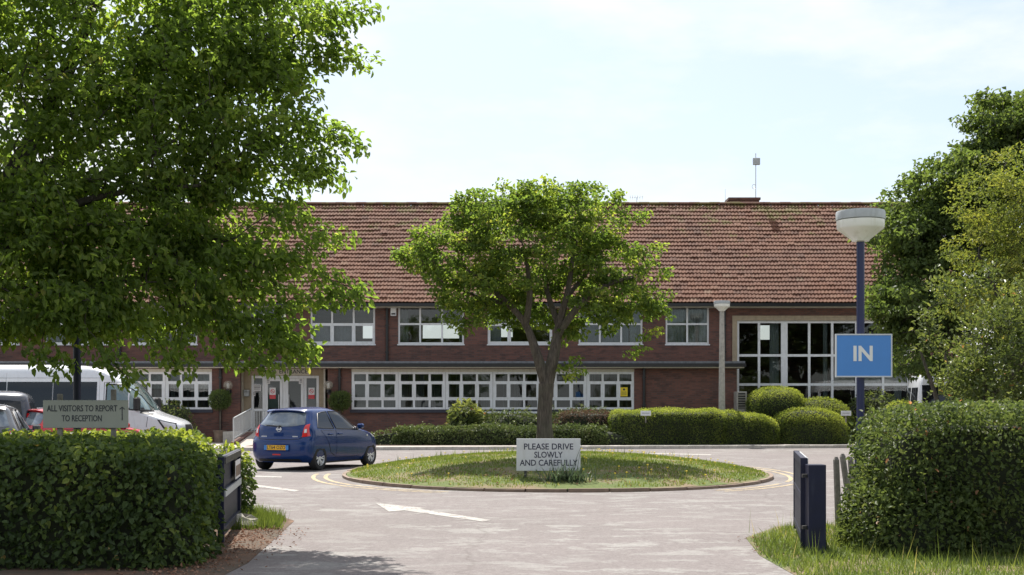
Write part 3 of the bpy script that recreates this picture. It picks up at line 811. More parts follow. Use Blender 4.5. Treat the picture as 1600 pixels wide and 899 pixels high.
# upper floor openings
zU0, zU1 = PZ(538, YU), PZ(476.5, YU); zUm = PZ(506.5, YU)
up3 = [(-70,30),(70,170),(208,308),(346,446),(485,586),(622,725),(762,863),(904,1004)]
ups = [(PX(a, YU), PX(b, YU)) for a, b in up3]; w5 = (PX(1040, YU), PX(1108, YU))
BW = (PX(1144, YU), PX(1430, YU), .35, PZ(493.5, YU))        # big window with its surround
zC = PZ(563.5, YL)                                            # top of the flat roof over the ground floor
holesU = [(a, b, zU0, zU1) for a, b in ups] + [(w5[0], w5[1], zU0, zU1), BW]
z_eave = 5.72
wall('upper_wall', XL, XR, 0.0, z_eave, YU, .28, holesU + [(XL+.3, PX(1100, YU), .2, zC-.35)], 'brickwork')
# back wall with windows through which daylight shows
YB = 60.2
def bk(p0, p1, y0, y1): return (PX(p0, YB), PX(p1, YB), PZ(y1, YB), PZ(y0, YB))
bh = [bk(566, 586, 508, 529), bk(660, 727, 507, 529), bk(783, 801, 507, 527), bk(1188, 1212, 508, 531)]
wall('back_wall', XL, XR, 0, z_eave, YB, .28, bh, 'brickwork')
for x, sx in ((XL, 1), (XR, -1)):
    gb = MB()
    x1 = x+.28*sx; a, b = min(x, x1), max(x, x1)
    prof = [(YU+.28, 0), (YB, 0), (YB, z_eave), (55.62, 10.28), (YU+.28, z_eave)]; k = len(prof)
    gb.add([(a, y, z) for y, z in prof]+[(b, y, z) for y, z in prof], [tuple(range(k-1,-1,-1)), tuple(range(k, 2*k))]+[(i, (i+1)%k, k+(i+1)%k, k+i) for i in range(k)])
    gb.build('gable_wall', M['brickwork'], bld)
ins = MB()
ins.box(XL+.3, PX(1118, YU), YU+.3, YB-.02, 3.05, 3.2)             # first floor
ins.box(XL+.3, XR-.3, YU+.3, YB-.02, z_eave-.12, z_eave-.02)       # ceiling
ins.box(XL+.3, XR-.3, YL+.3, YB-.02, .05, .12)                      # ground floor
for px in (466, 604, 743, 884, 1020): ins.box(PX(px, YU)-.06, PX(px, YU)+.06, YU+.3, YB-.03, 3.2, z_eave-.12)
ins.box(PX(1118, YU), PX(1118, YU)+.12, YU+.3, YB-.03, .12, z_eave-.12)
ins.box(PX(1000, YL), PX(1000, YL)+.1, YL+.3, YB-.03, .12, 3.05)
ins.box(XL+.3, PX(1000, YL), 55.2, 55.3, .12, 3.05)
ins.build('interior_wall', M['dark_interior'], bld)

def upper_window(a, b, n, sash):
    xs = [a+(b-a)*i/n for i in range(n+1)]
    w, cells = window(xs, [zU0, zUm, zU1], YU+.05, t=.075, sash=sash)
    mb = MB(); mb.box(a-.03, b+.03, YU-.05, YU+.05, zU0-.05, zU0-.001); mb.build('sill', M['white_frame'], w)
    return w, cells
for k, (a, b) in enumerate(ups):
    w, cells = upper_window(a, b, 3, {(0,0),(1,0),(2,0)} if k in (3, 4, 6) else set())
    c = {(q[0], q[1]): q for q in cells}
    if k in (4,):
        for i in (0, 1): curtain(w, c[(i,0)][2]-.05, c[(i,0)][3]+.05, zU0+.02, zUm, YU+.34, 'pale_blind', 'blind', .004)
    if k in (0, 1, 2, 3): curtain(w, a+.05, a+.9, zU0+.02, zU1, YU+.36, 'pale_blind', 'curtain')
    if k == 5:
        curtain(w, a+.06, a+.40, zU0+.02, zU1-.02, YU+.36, 'slat', 'curtain'); curtain(w, b-.22, b-.06, zU0+.02, zU1-.02, YU+.36, 'slat', 'curtain')
    if k == 6: curtain(w, a+.02, a+.55, zU0+.02, zU1, YU+.36, 'pale_blind', 'blind', .004)
    if k == 7:
        curtain(w, a+.03, b-.55, zU0+.02, zU1-.1, YU+.36, 'pale_blind', 'blind', .004); curtain(w, b-.5, b-.04, zU0+.02, zU1, YU+.33, 'curtain', 'curtain')
w, cells = upper_window(w5[0], w5[1], 2, set())
curtain(w, w5[0]+.05, (w5[0]+w5[1])/2-.04, zU0+.02, zU1-.05, YU+.33, 'curtain'); curtain(w, (w5[0]+w5[1])/2+.04, w5[1]-.04, zU0+.02, zU1-.05, YU+.33, 'curtain')

# big stair window on the right, in a tan surround
X_ = lambda p: PX(p, YU)
Z_ = lambda p: PZ(p, YU)
sr = MB()
sr.box(X_(1144), X_(1151.5), YU-.04, YU+.2, .35, Z_(501)); sr.box(X_(1422), X_(1430), YU-.04, YU+.2, .35, Z_(501)); sr.box(X_(1144), X_(1430), YU-.045, YU+.2, Z_(501), Z_(493.5))
sr.build('window_surround', M['tan_surround'], bld)
bxs = [X_(1151.5), X_(1186.5), X_(1226), X_(1265), X_(1301), X_(1341), X_(1380.5), X_(1422)]
bw, cells = window(bxs, [.37, PZ(601, YU), PZ(555.5, YU), PZ(501.2, YU)], YU+.06, t=.10, mull={2: .27, 5: .22}, depth=.09)
for (p0, p1) in ((1206, 1220), (1290, 1297), (1402, 1414)): curtain(bw, X_(p0), X_(p1), .4, Z_(503), YU+.42, 'curtain', 'curtain', .025, .1)
rb = MB(); rb.box(X_(1304), X_(1421), YU+.2, YU+.22, Z_(604), Z_(590)); rb.build('blind', M['paper'], bw)

# ground floor, projecting
def XLW(p): return PX(p, YL)
def ZLW(p): return PZ(p, YL)
zb0, zb1 = ZLW(640), ZLW(581.5)
bays_r = [549, 622, 696, 770, 843.5, 917, 991]; bays_l = [331, 258, 185, 112, 39, -34, -107, -180]
zr = [zb0, ZLW(624), ZLW(597.5), zb1]
ztop = ZLW(576.5)
gh = [(XLW(549), XLW(991), zb0-.0, ztop), (XLW(-180), XLW(331), zb0, ztop), (XLW(375), XLW(512), .12, ztop)]
wall('lower_wall', XL, PX(1151, YL), 0.0, ztop+.02, YL, .28, gh, 'brickwork')
rt = MB(); rt.box(PX(1151, YL)-.28, PX(1151, YL), YL+.28, YU, 0, ztop+.02); rt.build('return_wall', M['brickwork'], bld)
for k in range(len(bays_r)-1):
    a, b = XLW(bays_r[k])+.006, XLW(bays_r[k+1])-.006
    w, cells = window([a+(b-a)*i/3 for i in range(4)], zr, YL+.03, t=.085, sash={(0,1),(1,1),(2,1)}, mull={0: .10, 3: .10})
    pn = MB(); pn.box(a-.006, b+.006, YL+.02, YL+.14, zb1+.002, ztop-.002); pn.build('head_panel', M['cream_panel'], w)
    slats(w, a+.1, b-.1, zb0+.06, zb1-.03, YL+.42, (.45, .85, .75, 1.0, .95, .8)[k], miss=(0, .05, .1, .55, .7, .25)[k], seed=k)
for k in range(len(bays_l)-1):
    a, b = XLW(bays_l[k+1])+.006, XLW(bays_l[k])-.006
    w, cells = window([a+(b-a)*i/3 for i in range(4)], zr, YL+.03, t=.085, sash={(0,1),(1,1),(2,1)}, mull={0: .10, 3: .10})
    pn = MB(); pn.box(a-.006, b+.006, YL+.02, YL+.14, zb1+.002, ztop-.002); pn.build('head_panel', M['cream_panel'], w)
    if k < 4:
        curtain(w, a+.1, b-.1, zr[2]-.25, zb1-.03, YL+.40, 'curtain', 'curtain', .03, .2); slats(w, a+.1, b-.1, zb0+.06, zr[2]-.25, YL+.44, .9, miss=.5, seed=k+20)
for p_, q_ in ((547, 993), (-182, 333)): si = MB(); si.box(XLW(p_), XLW(q_), YL-.07, YL+.03, zb0-.13, zb0-.002); si.build('window_sill', M['sill'], bld)
wb = MB(); wb.box(XLW(755), XLW(845), YL-.10, YL-.07, zb0-.16, zb0-.08); wb.build('white_rail', M['white_frame'], bld)
# flat roof over the ground floor: soffit board, black gutter, lead edge
xr_c = PX(1163, YL-.4)
cp = MB(); cp.box(XL, xr_c, YL-.42, YU-.002, ztop+.022, ztop+.06); cp.build('soffit_board', M['cream_panel'], bld)
cp = MB(); cp.box(XL, xr_c+.06, YL-.50, YL-.34, ztop+.062, ztop+.20); cp.box(XL, xr_c, YL-.34, YU-.004, ztop+.065, ztop+.19); cp.build('gutter', M['black_gutter'], bld)
cp = MB(); cp.box(XL, xr_c+.02, YL-.46, YU-.003, ztop+.203, ztop+.29); cp.build('flat_roof', M['lead'], bld)
# drainpipes
def pipe(px, Y, z0, z1, r=.055):
    mb = MB(); x = PX(px, Y); mb.tube([(x, Y-.08, z0), (x, Y-.08, z1)], r, 8)
    for z in np.arange(z0+.4, z1-.2, 1.1): mb.box(x-r-.02, x+r+.02, Y-.14, Y-.02, z-.03, z+.03)
    mb.build('drainpipe', M['black_gutter'], bld)
pipe(605, YU, zC, 5.62); pipe(1131.5, YU, zC, 5.62); pipe(1435, YU, .1, 5.62, .07); pipe(531, YL, .1, ztop+.05); pipe(1006, YL, .1, ztop+.05); pipe(345, YL, .1, ztop+.05); pipe(188, YU, zC, 5.62)

# main roof -------------------------------------------------------------------------
YE, ZE = 50.86, PZ(472, 50.86); YRg = 55.62; ZRg = ZE+(YRg-YE)
eg = MB(); eg.box(XL-.2, XR+.2, YE-.03, YE+.12, ZE-.18, ZE-.05); eg.build('gutter', M['black_gutter'], bld)
eg = MB(); eg.box(XL-.1, XR+.1, YE+.125, YU+.05, ZE-.205, ZE-.165); eg.build('eaves_board', M['cream_panel'], bld)
dk = MB(); dk.add([(XL-.2,YE+.04,ZE-.035),(XR+.2,YE+.04,ZE-.035),(XR+.2,YRg,ZRg-.085),(XL-.2,YRg,ZRg-.085),(XR+.2,YB+.6,z_eave-.1),(XL-.2,YB+.6,z_eave-.1)], [(0,1,2,3),(3,2,4,5)])
dk.build('roof_deck', M['black_gutter'], bld)
TW, ROWS = .302, 25; SL = math.hypot(YRg-YE, ZRg-ZE); GA = SL/ROWS
prof = [(0,.0),(.08,.004),(.16,.022),(.24,.032),(.32,.022),(.42,.004),(.58,.0),(.66,.022),(.74,.032),(.82,.022),(.92,.004),(1.0,.002)]
def tile_local():
    v, f = [], []; k = len(prof)
    for (t_, dz) in ((0, .046), (GA+.05, .0)):
        for u, h in prof: v.append((u*TW, t_, h+dz))
    for u, h in prof: v.append((u*TW, 0, h+.046-.032))
    for i in range(k-1):
        f.append((i, i+1, k+i+1, k+i)); f.append((2*k+i, 2*k+i+1, i+1, i))
    return np.array(v), np.array(f)
tv, tf = tile_local()
ang = math.atan2(ZRg-ZE, YRg-YE); ca, sa = math.cos(ang), math.sin(ang)
Rm = np.array([[1,0,0],[0,ca,-sa],[0,sa,ca]])
NC = int((XR-XL+.3)/TW)
rng = np.random.default_rng(11)
tile_var = []
for q in range(10):
    me = bpy.data.meshes.new('roof_tile'); me.from_pydata([tuple(a) for a in (tv @ Rm.T)], [], [tuple(a) for a in tf])
    a = me.attributes.new('tint', 'FLOAT', 'POINT'); a.data.foreach_set('value', np.full(len(tv), (q+.5)/10, np.float32)); me.materials.append(M['roof_tile']); tile_var.append(me)
roof = dk and bpy.data.objects['roof_deck']
single = 0; bulkV, bulkT = [], []
c_lo, c_hi = (PX(455, YE)-XL)/TW, (PX(1372, YE)-XL)/TW
for r in range(ROWS):
    for c in range(NC):
        s0 = r*GA - .05
        base = np.array([XL-.15+c*TW, YE+s0*ca, ZE+s0*sa]) + rng.normal(0, .0045, 3); base[2] += .014*math.sin(base[0]*.37+1)*math.sin(math.pi*r/ROWS)+.008*math.sin(base[0]*.95+r*.35)+(rng.random() < .012)*.02
        tn = float(np.clip(rng.normal(.45, .19), 0, .999))
        if single < 300 and c_lo < c < c_hi and not (720 < 800+(base[0])*F/base[1] < 985 and r > 0):
            o = link(bpy.data.objects.new('roof_tile', tile_var[int(tn*10)]), bld); o.location = Vector(base)-ORG[bld]; single += 1
        else:
            bulkV.append(tv @ Rm.T + base + (tv[:, 1:2] @ np.array([[0, 0, 1]]))*rng.normal(0, .02)); bulkT.append(tn)
nb = len(bulkV); k = len(tv)
np_mesh('roof_tiling', np.vstack(bulkV), (np.arange(nb)[:, None, None]*k+tf[None]).reshape(-1, 4), M['roof_tile'], bld, np.repeat(bulkT, k), kind='stuff')
rg = MB(); n = 8
for e in (0, .45):
    for i in range(n+1):
        w = math.pi*i/n; rg.v.append((e-.004*(e > 0), -.13*math.cos(w), .12*math.sin(w)))
for i in range(n): rg.f.append((i, n+1+i, n+2+i, i+1)); rg.m.append(0)
rg.f.append(tuple(range(n+1))); rg.m.append(0)
me = None
for kx in range(int((XR-XL+.4)/.45)):
    if me is None:
        o = rg.build('ridge_tile', M['roof_tile'], bld, local=True); me = o.data
        a = me.attributes.new('tint', 'FLOAT', 'POINT'); a.data.foreach_set('value', np.full(len(me.vertices), .12, np.float32))
    else: o = link(bpy.data.objects.new('ridge_tile', me), bld)
    o.location = Vector((XL-.2+kx*.45, YRg, ZRg-.02+.006*math.sin(kx*2.7)))-ORG[bld]
# chimney just behind the ridge
YH = 56.3; ch = MB()
x0, x1, zt, zb_ = PX(1138, YH), PX(1184, YH), PZ(311, YH), 9.2
ch.box(x0, x1, YH-.35, YH+.55, zb_, zt-.10); ch.box(x0-.06, x1+.05, YH-.41, YH+.61, zt-.10, zt)
ch.add([(x0-.55,YH-.34,ZRg-.3),(x0,YH-.34,ZRg-.3),(x0,YH+.5,ZRg-.3),(x0-.55,YH+.5,ZRg-.3),(x0-.002,YH-.34,zt-.02),(x0-.002,YH+.5,zt-.02)], [(0,1,4),(3,5,2),(0,4,5,3),(1,2,5,4)])
ch.build('chimney', M['brickwork'], bld)

# entrance recess ---------------------------------------------------------------------
YD = 50.85
XD = lambda p: PX(p, YD)
ZD = lambda p: PZ(p, YD)
zf = .58
en = MB(); en.box(XD(375)-.2, XD(512)+.1, YL-1.3, YD+.5, .11, zf-.02)
en.build('entrance_step', M['concrete'], bld)
en = MB(); en.box(XD(376), XD(392.3), YD+.1, YD+.16, zf, ZD(577)); en.box(XD(497.7), XD(511), YD+.1, YD+.16, zf, ZD(577)); en.box(XD(392.3), XD(497.7), YD+.1, YD+.16, ZD(587), ZD(577)); en.build('entrance_panel', M['tan_surround'], bld)
for p_, q_ in ((377, 380), (508.5, 511)): en = MB(); en.box(XD(p_), XD(q_), YD-.5, YD+.1, zf, ZD(577)); en.build('door_post', M['cream_panel'], bld)
ew, ec = window([XD(392.3), XD(411.5), XD(443.5), XD(476.5), XD(497.7)], [zf, ZD(587.3)], YD+.08, t=.10, name='entrance_screen', skip=((1,0),(2,0)), mull={2: .10})
for p_, q_ in ((394.5, 409), (479, 495.3)): bars = MB(); bars.box(XD(p_), XD(q_), YD+.085, YD+.13, ZD(642), ZD(639)); bars.build('rail', M['white_frame'], ew)
for (i, j, x0, x1, z0, z1) in ec:
    if i in (1, 2):
        f = MB(); w_ = .11
        f.box(x0+.01, x0+.01+w_, YD+.05, YD+.11, z0+.02, z1-.01); f.box(x1-.01-w_, x1-.01, YD+.05, YD+.11, z0+.02, z1-.01)
        f.box(x0+.01+w_, x1-.01-w_, YD+.053, YD+.107, z0+.02, z0+.25); f.box(x0+.01+w_, x1-.01-w_, YD+.053, YD+.107, z1-.12, z1-.01)
        o = f.build('door', M['white_frame'], bld); pane(o, x0+.01+w_, x1-.01-w_, z0+.25, z1-.12, YD+.08)
        hx = x1-.16 if i == 1 else x0+.16
        h = MB(); h.tube([(hx, YD-.0, z0+.75), (hx, YD-.0, z0+1.35)], .016, 6); h.box(hx-.012, hx+.012, YD, YD+.05, z0+.8, z0+.83); h.box(hx-.012, hx+.012, YD, YD+.05, z0+1.28, z0+1.31); h.build('handle', M['alu'], o)
di = MB(); di.box(XD(380), XD(512), YD+3.0, YD+3.06, .12, 3.0); di.box(XD(378), XD(379), YD+.2, YD+3, .12, 3.0); di.box(XD(512), XD(513), YD+.2, YD+3, .12, 3.0); di.build('lobby_wall', M['dark_interior'], bld)

# handrail and ramp
rw = MB()
ya, yb = 46.6, YD-1.9
xa, xb = PX(365, ya), PX(393, yb)
rw.add([(xa-.1,ya,.117),(xa+.12,ya,.117),(xb+.12,yb,.117),(xb-.1,yb,.117),(xa-.1,ya,.22),(xa+.12,ya,.22),(xb+.12,yb,zf),(xb-.1,yb,zf)], [(4,5,6,7),(0,1,5,4),(1,2,6,5),(3,0,4,7),(2,3,7,6)])
rw.build('ramp_wall', M['brickwork'], bld)
rm = MB(); rm.add([(xa+.125,ya,.121),(xa+1.7,ya,.121),(xb+1.7,yb,zf-.025),(xb+.125,yb,zf-.025)], [(0,1,2,3)]); rm.build('ramp', M['footway'], bld)
hr = thing('handrail', 'grey metal handrail with upright bars beside the sloping entrance ramp', 'railing', (xa, ya, .2))
def rail_run(p, q, zb0_, zb1_, h, nb, name):
    top = MB(); top.tube([(p[0],p[1],zb0_+h),(q[0],q[1],zb1_+h)], .03, 8); top.tube([(p[0],p[1],zb0_+.12),(q[0],q[1],zb1_+.12)], .02, 6); top.build('top_rail', M['grey_paint'], hr)
    first = None
    for i in range(nb+1):
        f = i/nb; x, y, z = p[0]+(q[0]-p[0])*f, p[1]+(q[1]-p[1])*f, zb0_+(zb1_-zb0_)*f
        if i in (0, nb):
            b = MB(); b.tube([(x,y,z-.02),(x,y,z+h)], .03, 8); b.build('post', M['grey_paint'], hr)
        else:
            b = MB(); b.tube([(x,y,z+.12),(x,y,z+h-.02)], .012, 5); b.build('baluster', M['grey_paint'], hr)
rail_run((xa, ya), (xb, yb), .22, zf, .88, 22, 'a')
rail_run((xb+.1, yb+.05), (PX(421, yb), yb+.05), zf, zf, .80, 6, 'b')
# ------------------------------------------------------------------ fittings on the building
def wall_lamp(px, py, label):
    x, z = PX(px, YL), PZ(py, YL)
    t = thing('wall_lamp', label, 'lamp', (x, YL, z), group='globe lamps beside the entrance')
    a = MB(); a.lathe([(.19*math.sin(q/12*math.pi), -.19*math.cos(q/12*math.pi)) for q in range(13)], (x, YL-.30, z), 20); a.build('globe', M['globe_glass'], t, smooth=True)
    a = MB(); a.lathe([(.05,-.12),(.06,.0),(.045,.08),(.0,.10)], (x, YL-.30, z), 10); a.build('bulb', M['lamp_glass'], t, smooth=True)
    a = MB(); a.lathe([(.0,-.30),(.07,-.29),(.085,-.20),(.07,-.17)], (x, YL-.30, z), 12); a.tube([(x, YL-.30, z-.27), (x, YL, z-.27)], .03, 6); a.box(x-.07, x+.07, YL-.02, YL+.01, z-.37, z-.17); a.build('bracket', M['black_gutter'], t)
wall_lamp(359, 602.5, 'round glass globe lamp on the brick pier left of the entrance doors')
wall_lamp(515, 602.5, 'round glass globe lamp on the brick pier right of the entrance doors')

ab = thing('alarm_box', 'small white alarm box high on the brick wall beside the black drainpipe', 'alarm box', (PX(615, YU), YU, PZ(487, YU)))
a = MB(); x0, x1, z0, z1 = PX(610.5, YU), PX(619.5, YU), PZ(494, YU), PZ(480.5, YU)
a.bbox(x0, x1, YU-.10, YU, z0, z1, .015); a.build('case', M['white_frame'], ab); a = MB(); a.box(x0+.04, x1-.04, YU-.112, YU-.10, z0+.05, z0+.11); a.build('strobe', M['black_plastic'], ab)

xA, YA = PX(1151.5, 49.2), 49.2
ac = thing('air_conditioner', 'pale grey outdoor air conditioning unit with louvred grille beside the big window', 'air conditioner', (xA+.2, YA, .12))
zA0, zA1 = PZ(641, YA), PZ(612, YA)
a = MB(); a.bbox(xA, xA+.40, YA, YA+.75, zA0, zA1, .02); a.box(xA-.05, xA+.46, YA-.05, YA+.8, zA0-.08, zA0); a.box(xA+.02, xA+.08, YA+.05, YA+.1, .1, zA0-.08); a.box(xA+.3, xA+.36, YA+.05, YA+.1, .1, zA0-.08); a.build('case', M['concrete'], ac)
a = MB(); a.box(xA+.05, xA+.33, YA-.004, YA, zA0+.06, zA1-.06); a.build('grille', M['black_plastic'], ac)
for k in range(6):
    a = MB(); z = zA0+.09+k*(zA1-zA0-.16)/6; a.add([(xA+.05,YA-.006,z),(xA+.33,YA-.006,z),(xA+.33,YA-.03,z+.035),(xA+.05,YA-.03,z+.035),(xA+.05,YA-.006,z+.042),(xA+.33,YA-.006,z+.042)], [(0,1,2,3),(3,2,5,4)]); a.build('louvre', M['concrete'], ac)

am = thing('antenna_mast', 'thin pole with a square flat aerial panel on the roof ridge chimney', 'aerial', (PX(1181.5, YH), YH+.1, PZ(311, YH)))
xm = PX(1181.5, YH)
a = MB(); a.tube([(xm, YH+.1, PZ(316, YH)), (xm, YH+.1, PZ(239, YH))], .022, 6); a.build('pole', M['alu'], am)
a = MB(); a.bbox(PX(1176.3, YH), PX(1187.5, YH), YH-.06, YH+.05, PZ(258, YH), PZ(247, YH), .02); a.build('panel', M['lamp_cap'], am)
a = MB(); a.tube([(xm-.09+.085*math.cos(q/12*6.283), YH+.05, PZ(291.5, YH)+.1*math.sin(q/12*6.283)) for q in range(13)], .012, 5); a.build('cable_loop', M['alu'], am)
av = thing('whip_aerial', 'very thin short whip aerial standing on the ridge left of the chimney', 'aerial', (PX(1132, YH), YH-.2, ZRg))
a = MB(); a.tube([(PX(1132, YH), YH-.2, ZRg-.25), (PX(1132, YH), YH-.2, PZ(297, YH))], [.012, .008], 5); a.lathe([(.001,ZRg-.1),(.03,ZRg-.1),(.03,ZRg+.05),(.001,ZRg+.06)], (PX(1132, YH), YH-.2, 0), 8); a.build('rod', M['alu'], av)
tv_ = thing('roof_aerial', 'small spindly television aerial on the ridge just right of the island tree top', 'aerial', (PX(996, YH), YH, ZRg))
a = MB(); xt = PX(995, YH); zt_ = PZ(309, YH)
a.tube([(xt, YH, ZRg-.2), (xt, YH, zt_)], .014, 5); a.tube([(xt-.32, YH, zt_), (xt+.3, YH, zt_+.06)], .010, 4)
for q in range(6): xx = xt-.3+.11*q; a.tube([(xx, YH-.16, zt_+.02), (xx, YH+.16, zt_+.02)], .006, 4); a.tube([(xx, YH, zt_-.09), (xx, YH, zt_+.10)], .006, 4)
a.build('rod', M['alu'], tv_)

sg = thing('entrance_sign', 'long cream name board reading MAIN ENTRANCE above the front doors', 'sign', (PX(445, YD), YD, ZD(581)))
a = MB(); a.box(XD(405), XD(484.5), YD+.05, YD+.095, ZD(586.3), ZD(575.8)); a.build('board', M['cream_panel'], sg)
lettering('MAIN  ENTRANCE', .23, ((XD(405)+XD(484.5))/2+.0, YD+.048, ZD(581)), M['dark_letter'], sg, bold=.004, width=XD(481)-XD(411))
def notice(name, label, px0, px1, py0, py1, Y, body, cat='notice', group=None):
    t = thing(name, label, cat, (PX((px0+px1)/2, Y), Y, PZ(py1, Y)), group=group)
    x0, x1, z0, z1 = PX(px0, Y), PX(px1, Y), PZ(py1, Y), PZ(py0, Y)
    a = MB(); a.box(x0, x1, Y, Y+.006, z0, z1); a.build('sheet', M[body], t); return t, x0, x1, z0, z1, Y
YN = YD+.055
for (p, lab) in ((426, 'red and white no smoking notice stuck on the left entrance door'), (486.7, 'red and white no smoking notice stuck on the glass right of the doors')):
    t, x0, x1, z0, z1, y = notice('door_notice', lab, p-4.8, p+4.8, 606, 623.5, YN-.02 if p < 450 else YN, 'paper')
    a = MB(); a.box(x0, x1, y-.004, y-.001, z0, z0+(z1-z0)*.36); a.build('red_band', M['sticker_red'], t)
    cx, cz = (x0+x1)/2, z0+(z1-z0)*.68
    a = MB(); n = 20
    ring_ = [(r*math.cos(q/n*6.2832)+cx, y-.003, r*math.sin(q/n*6.2832)+cz) for r in (.088, .066) for q in range(n)]
    a.add(ring_, [(q, (q+1)%n, n+(q+1)%n, n+q) for q in range(n)]); a.add([(cx-.06,y-.004,cz+.045),(cx-.045,y-.004,cz+.06),(cx+.06,y-.004,cz-.045),(cx+.045,y-.004,cz-.06)], [(0,3,2,1)]); a.add([(cx-.05,y-.0035,cz-.008),(cx+.04,y-.0035,cz-.008),(cx+.04,y-.0035,cz+.008),(cx-.05,y-.0035,cz+.008)], [(0,1,2,3)]); a.build('symbol', M['sticker_red'], t)
for (p0, p1, q0, q1, lab, nm) in ((396, 408, 601.5, 611, 'white paper notice in the sidelight left of the doors', 'paper_notice'), (416, 422, 591, 600, 'small pale notice in the top corner of the left door', 'paper_notice'), (467, 473, 591, 600, 'small pale notice in the top corner of the right door', 'paper_notice'), (395, 399, 612, 619, 'little cream card below the paper notice in the sidelight', 'paper_notice')):
    t, x0, x1, z0, z1, y = notice(nm, lab, p0, p1, q0, q1, YN-.02, 'paper')
    a = MB()
    for q in range(3): zz_ = z1-(z1-z0)*(q+.8)/4; a.add([(x0+.03, y-.002, zz_-.012), (x1-.03, y-.002, zz_-.012), (x1-.03, y-.002, zz_+.012), (x0+.03, y-.002, zz_+.012)], [(0,1,2,3)])
    a.build('print', M['dark_letter'], t)
pb = thing('post_box', 'pale box fixed to the wall just left of the entrance screen', 'box', (XD(386), YD-.1, ZD(620)))
a = MB(); a.bbox(XD(381.5), XD(389.5), YD-.12, YD+.1, ZD(619.5), ZD(609.5), .012); a.build('case', M['lamp_cap'], pb); a = MB(); a.box(XD(383), XD(388), YD-.126, YD-.12, ZD(613), ZD(612)); a.build('slot', M['black_plastic'], pb)
t, x0, x1, z0, z1, y = notice('yellow_notice', 'yellow warning notice behind the glass at the right end of the long window', 969.3, 980.6, 605.5, 619.5, YL+.05, 'yellow_sign')
a = MB(); cx = (x0+x1)/2
n = 10; a.add([(cx+.045*math.cos(q/n*6.283), y-.004, z1-.085+.045*math.sin(q/n*6.283)) for q in range(n)], [tuple(range(n))])
for q in range(4): zz_ = z0+.05+q*.04; a.add([(x0+.04, y-.004, zz_), (x1-.04, y-.004, zz_), (x1-.04, y-.004, zz_+.012), (x0+.04, y-.004, zz_+.012)], [(0,1,2,3)])
a.build('print', M['dark_letter'], t)

# ------------------------------------------------------------------ signs
t = thing('speed_sign', 'white board on two dark legs reading PLEASE DRIVE SLOWLY AND CAREFULLY', 'sign', (PX(857, 23.2), 23.2, .2))
Y = 23.2; x0, x1, z0, z1 = PX(807, Y), PX(907, Y), PZ(736, Y), PZ(685.6, Y)
a = MB(); a.bbox(x0, x1, Y, Y+.025, z0, z1, .004); a.build('board', M['sign_white'], t)
for p in (821, 893.5):
    a = MB(); a.box(PX(p, Y)-.024, PX(p, Y)+.024, Y+.026, Y+.075, .02, z1-.08); a.build('leg', M['dark_metal'], t)
for s_, py, p0, p1 in (('PLEASE DRIVE', 698.5, 818.5, 895.5), ('SLOWLY', 711.3, 834.5, 879), ('AND CAREFULLY', 723.8, 812, 902.5)): lettering(s_, .158, (PX((p0+p1)/2, Y), Y-.002, PZ(py, Y)), M['navy_letter'], t, bold=.002, width=PX(p1, Y)-PX(p0, Y))

Y = 13.9
t = thing('visitor_sign', 'long grey green board reading ALL VISITORS TO REPORT TO RECEPTION behind the hedge', 'sign', (PX(133, Y), Y, 0))
x0, x1, z0, z1 = PX(67, Y), PX(200, Y), PZ(669, Y), PZ(625.5, Y)
a = MB(); a.bbox(x0, x1, Y, Y+.02, z0, z1, .003); a.build('board', M['sign_grey'], t)
for p in (91.5, 175.5):
    a = MB(); a.box(PX(p, Y)-.024, PX(p, Y)+.024, Y+.021, Y+.07, 0, z1+ (.07 if p < 100 else .12)); a.build('post', M['weathered_wood'], t)
lettering('ALL VISITORS TO REPORT', .096, (PX(128.5, Y), Y-.002, PZ(638.8, Y)), M['dark_letter'], t, bold=.0014, width=PX(184, Y)-PX(74, Y))
lettering('TO RECEPTION', .096, (PX(128, Y), Y-.002, PZ(654.4, Y)), M['dark_letter'], t, bold=.0014, width=PX(159.5, Y)-PX(97, Y))
a = MB(); xa_ = PX(191, Y); zt_, zl_ = PZ(635.5, Y), PZ(657, Y); y = Y-.003
a.add([(xa_-.005,y,zl_),(xa_+.005,y,zl_),(xa_+.005,y,zt_-.012),(xa_-.005,y,zt_-.012)], [(0,1,2,3)]); a.add([(xa_,y-.0006,zt_),(xa_-.028,y-.0006,zt_-.024),(xa_-.028,y-.0006,zt_-.036),(xa_,y-.0006,zt_-.012),(xa_+.028,y-.0006,zt_-.036),(xa_+.028,y-.0006,zt_-.024)], [(0,1,2,3),(0,3,4,5)])
a.build('arrow', M['dark_letter'], t)

